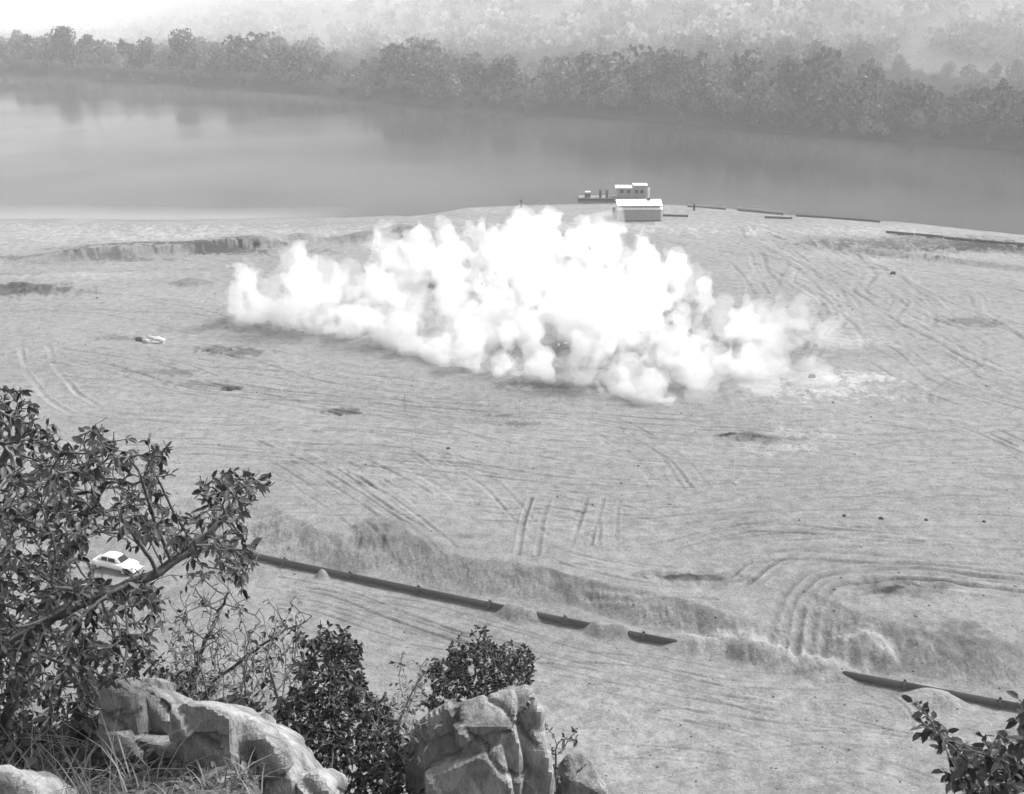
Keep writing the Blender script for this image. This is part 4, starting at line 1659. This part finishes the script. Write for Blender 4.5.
# twiggy, nearly bare saplings
A = fill([([(165, 600), (205, 560), (240, 600), (300, 600), (310, 640), (270, 680), (210, 700), (170, 690)], 320)], 9.6, 10.8, 7)
plant('bare_sapling', 'thin twiggy sapling with few leaves between the leafy tree and the dark bush', 'sapling',
      [[foot(175, 10.2), dp(190, 690, 10.2), dp(205, 640, 10.2), dp(230, 590, 10.2)], [foot(235, 10.4), dp(215, 680, 10.3), dp(270, 640, 10.3), dp(312, 616, 10.4)]],
      A, .08, 1.5, .09, .05, 1, (M['bark'], M['leaf']), 8, tip=.0035, rmax=.028, parts=('stem', 'foliage'), keep=.45)
A = fill([([(170, 640), (290, 640), (310, 720), (300, 760), (240, 760), (170, 720)], 900), ([(160, 600), (240, 610), (300, 600), (300, 660), (180, 660)], 120)], 9.8, 11.2, 9)
plant('scrub_bush', 'loose grey leaved scrub filling the gap behind the layered outcrop', 'bush',
      [[foot(235, 10.6), dp(235, 720, 10.6)], [foot(195, 10.6), dp(200, 710, 10.6)], [foot(280, 10.6), dp(280, 720, 10.6)]],
      A, .08, 1.2, .09, .05, 2, (M['palebark'], M['pleaf']), 10, tip=.003, rmax=.03, parts=('stem', 'foliage'), keep=.8)

# dark dense bush between the rocks
A = fill([([(286, 690), (300, 662), (296, 640), (318, 640), (330, 622), (345, 640), (360, 636), (366, 660), (362, 684), (386, 704), (410, 745), (418, 850), (300, 850), (285, 720)], 2000)], 9.2, 11.0, 11)
plant('dark_bush', 'dense blackish bush growing between the layered outcrop and the big boulder', 'bush',
      [[foot(330, 10.6), dp(335, 760, 10.6), dp(335, 690, 10.6)], [foot(360, 10.6), dp(360, 760, 10.5)], [foot(310, 10.6), dp(312, 780, 10.5)]],
      A, .07, 1.0, .075, .052, 6, (M['bark'], M['dleaf']), 12, tip=.003, rmax=.03, parts=('stem', 'foliage'), extra_tip=2)
A = fill([([(372, 700), (400, 680), (440, 660), (430, 700), (440, 720), (412, 760), (390, 800), (370, 780)], 420),
          ([(395, 655), (412, 650), (420, 690), (398, 690)], 22), ([(420, 650), (436, 650), (440, 670), (424, 672)], 12)], 9.2, 9.6 + .4, 13)
plant('sprig_bush', 'open pale leaved bush leaning against the left side of the big boulder', 'bush',
      [[foot(385, 9.5), dp(385, 780, 9.5), dp(400, 720, 9.5)]],
      A, .065, 1.2, .08, .046, 2, (M['palebark'], M['pleaf']), 14, tip=.003, rmax=.022, parts=('stem', 'foliage'), keep=.7)

# bush on the boulder
top = dp(480, 706, 10.3)
A = fill([([(424, 704), (432, 684), (430, 662), (448, 664), (456, 642), (470, 648), (486, 632), (494, 648), (512, 652), (506, 672), (500, 700), (470, 716), (440, 720)], 1100),
          ([(500, 690), (505, 668), (514, 650), (534, 654), (533, 676), (522, 698), (505, 704)], 260)], 9.7, 10.9, 15)
plant('boulder_bush', 'compact dark bush growing on top of the big boulder', 'bush',
      [[top + np.array([0, 0, -.15]), dp(478, 696, 10.3)], [top + np.array([.3, 0, -.2]), dp(512, 692, 10.3)]],
      A, .055, 1.0, .06, .034, 6, (M['bark'], M['dleaf']), 16, tip=.003, rmax=.03, parts=('stem', 'foliage'), extra_tip=3)

# plants on the small boulder side
A = fill([([(540, 730), (552, 728), (560, 760), (566, 790), (545, 790), (538, 760)], 60), ([(564, 736), (580, 730), (580, 742), (566, 750)], 16)], 9.7, 10.2, 17)
plant('seedling_shrub', 'small leafy shrub sprouting between the big boulder and the small boulder', 'shrub',
      [[dp(556, 840, 10.0), dp(555, 790, 9.95), dp(556, 760, 9.9)]],
      A, .05, 1.0, .07, .042, 2, (M['bark'], M['leaf']), 18, tip=.003, rmax=.012, parts=('stem', 'foliage'), extra_tip=2)

# bottom right shrub, close to the camera
A = fill([([(955, 755), (975, 740), (1000, 735), (1060, 722), (1080, 850), (950, 850)], 420),
          ([(900, 706), (930, 708), (928, 732), (904, 730)], 7), ([(935, 735), (960, 745), (955, 770), (940, 770)], 10), ([(1014, 690), (1050, 690), (1040, 730), (1012, 720)], 14)], 5.2, 6.2, 19)
plant('corner_shrub', 'broad leaved shrub poking up into the bottom right corner', 'shrub',
      [[foot(1030, 5.7), dp(1010, 860, 5.7), dp(980, 780, 5.7), dp(945, 735, 5.7), dp(922, 722, 5.7)], [foot(1050, 5.8), dp(1040, 800, 5.8), dp(1020, 715, 5.7)]],
      A, .05, 1.0, .06, .055, 3, (M['bark'], M['leaf']), 20, tip=.0028, rmax=.018, width=.6, parts=('stem', 'foliage'), extra_tip=2)


# dry grass, straw and leaf litter on the ledge
def build_litter():
    rg = np.random.default_rng(30)
    V, Fc, tn = [], [], []
    pts = []
    while len(pts) < 2200:
        px = rg.uniform(-140, 125) if rg.uniform() < .7 else rg.uniform(110, 330)
        d = rg.uniform(6.4, 9.6)
        r = ray(px, 720)
        x = r[0] * d / r[1]
        if fbm(np.array([x * .8]), np.array([d * .8]), oct=2, seed=71)[0] < rg.uniform(-.5, .3):
            continue
        pts.append((x, d))
    P = np.array(pts)
    Zg = height_only(P[:, 0], P[:, 1])
    for (x, y), z in zip(pts, Zg):
        L = rg.uniform(.12, .5) if rg.uniform() < .9 else rg.uniform(.4, .9)
        if x > -2.35:
            L = min(L, .16)
        a = rg.uniform(0, 6.28)
        lean = rg.uniform(.6, 2.2)
        h = np.array([math.cos(a), math.sin(a), 0])
        wv = np.array([-h[1], h[0], 0]) * rg.uniform(.003, .008)
        base = len(V)
        for k in range(4):
            t = k / 3
            p = np.array([x, y, z]) + h * L * lean * t * (.4 + .6 * t) + np.array([0, 0, 1]) * L * (t - .45 * lean * t * t)
            V.append(p - wv * (1 - .8 * t))
            V.append(p + wv * (1 - .8 * t))
        for k in range(3):
            b = base + 2 * k
            Fc.append((b, b + 1, b + 3, b + 2))
        tn += [rg.uniform()] * 8
    set_tag(link('dry_grass', np_mesh('dry_grass', np.array(V), np.array(Fc), tn), M['straw']),
            'pale dry grass and fallen twigs on the rocky ledge', 'grass', kind='stuff')


build_litter()

def build_leaf_litter():
    rg = np.random.default_rng(34)
    n = 5200
    px, d = rg.uniform(-160, 340, n), rg.uniform(5.6, 10.5, n)
    x = (px - CX) / F * d * 1.22
    z = height_only(x, d) + .01
    P = np.stack([x, d, z], 1)
    D = rg.normal(size=(n, 3)) * np.array([1, 1, .25])
    me = leaves_mesh('leaf_litter', P, D, .06, rg, droop=.0, width=.55)
    set_tag(link('leaf_litter', me, M['straw']), 'dry fallen leaves scattered on the rocky ledge', 'leaves', kind='stuff')


build_leaf_litter()

# low ground cover over the slope below the ledge
def build_ground_cover():
    rg = np.random.default_rng(41)
    out, tn = [], []
    c = 0
    while c < 900:
        az = rg.uniform(-.62, -.09)
        r = rg.uniform(8.5, 40)
        x, y = r * math.sin(az), r * math.cos(az)
        z = ground_z(x, y)
        if z < 2:
            continue
        s = rg.uniform(.25, .6)
        crown_quads(rg, np.array([x, y, z + s * .4]), (s, s, s * .8), 60, .05 + .002 * r, out, tn, rg.uniform(.1, .6), 4)
        c += 1
    set_tag(link('scrub_ground_cover', quads_mesh('scrub_ground_cover', out, tn), M['leaf']),
            'low dark scrub covering the steep slope under the trees', 'scrub', kind='stuff')


build_ground_cover()

# ------------------------------------------------------------------ white mist lying on the far woods and hills
def build_mist():
    az = np.linspace(-.62, .62, 90)
    bk = np.concatenate([[4, 12, 22, 35, 50, 70, 100], np.linspace(140, 2000, 40)])
    AA, BB = np.meshgrid(az, bk)
    X, Y = bank_walk(AA.ravel(), BB.ravel())
    Z = height_only(X, Y)
    left = 1 - sst(-.22, .02, AA.ravel() + .04 * fbm(X * .01, Y * .01, oct=2, seed=81))
    right = sst(.22, .40, AA.ravel())
    n = fbm(X * .012, Y * .012, oct=4, seed=82)
    th = (MIST_RIGHT + (MIST_LEFT - MIST_RIGHT) * left + 14 * right) * sst(5, 48, BB.ravel()) * np.clip(1 + .6 * n, .4, 2) + .5
    n1, n2 = BB.shape
    top = np.stack([X, Y, Z + th], -1)
    bot = np.stack([X, Y, Z - 3], -1)
    V = np.concatenate([top, bot])
    i, j = np.arange(n1 - 1)[:, None], np.arange(n2 - 1)[None, :]
    q = np.stack([i * n2 + j, i * n2 + j + 1, (i + 1) * n2 + j + 1, (i + 1) * n2 + j], -1).reshape(-1, 4)
    o = n1 * n2
    side = []
    for k in range(n2 - 1):
        side.append((k + 1, k, k + o, k + 1 + o))
        e = (n1 - 1) * n2
        side.append((e + k, e + k + 1, e + k + 1 + o, e + k + o))
    for k in range(n1 - 1):
        side.append((k * n2, (k + 1) * n2, (k + 1) * n2 + o, k * n2 + o))
        e = n2 - 1
        side.append(((k + 1) * n2 + e, k * n2 + e, k * n2 + e + o, (k + 1) * n2 + e + o))
    ob = link('mist', np_mesh('mist', V, np.concatenate([q, (q + o)[:, ::-1], np.array(side)])), M['mist'], smooth=False)
    set_tag(ob, 'white mist lying over the far woods and hillside', 'mist', kind='stuff')


MIST_LEFT, MIST_RIGHT = 54.0, 62.0
build_mist()

# ------------------------------------------------------------------ the hazy air
bm = bmesh.new()
zt = 300.0
add_box(bm, (0, 0, (zt - 8) / 2), (7400, 7400, zt + 8))
hz = bm_obj('haze', bm, M['haze'])
set_tag(hz, 'pale hazy air over the river and the far hills', 'haze', kind='stuff')
print('objects', len(bpy.data.objects))
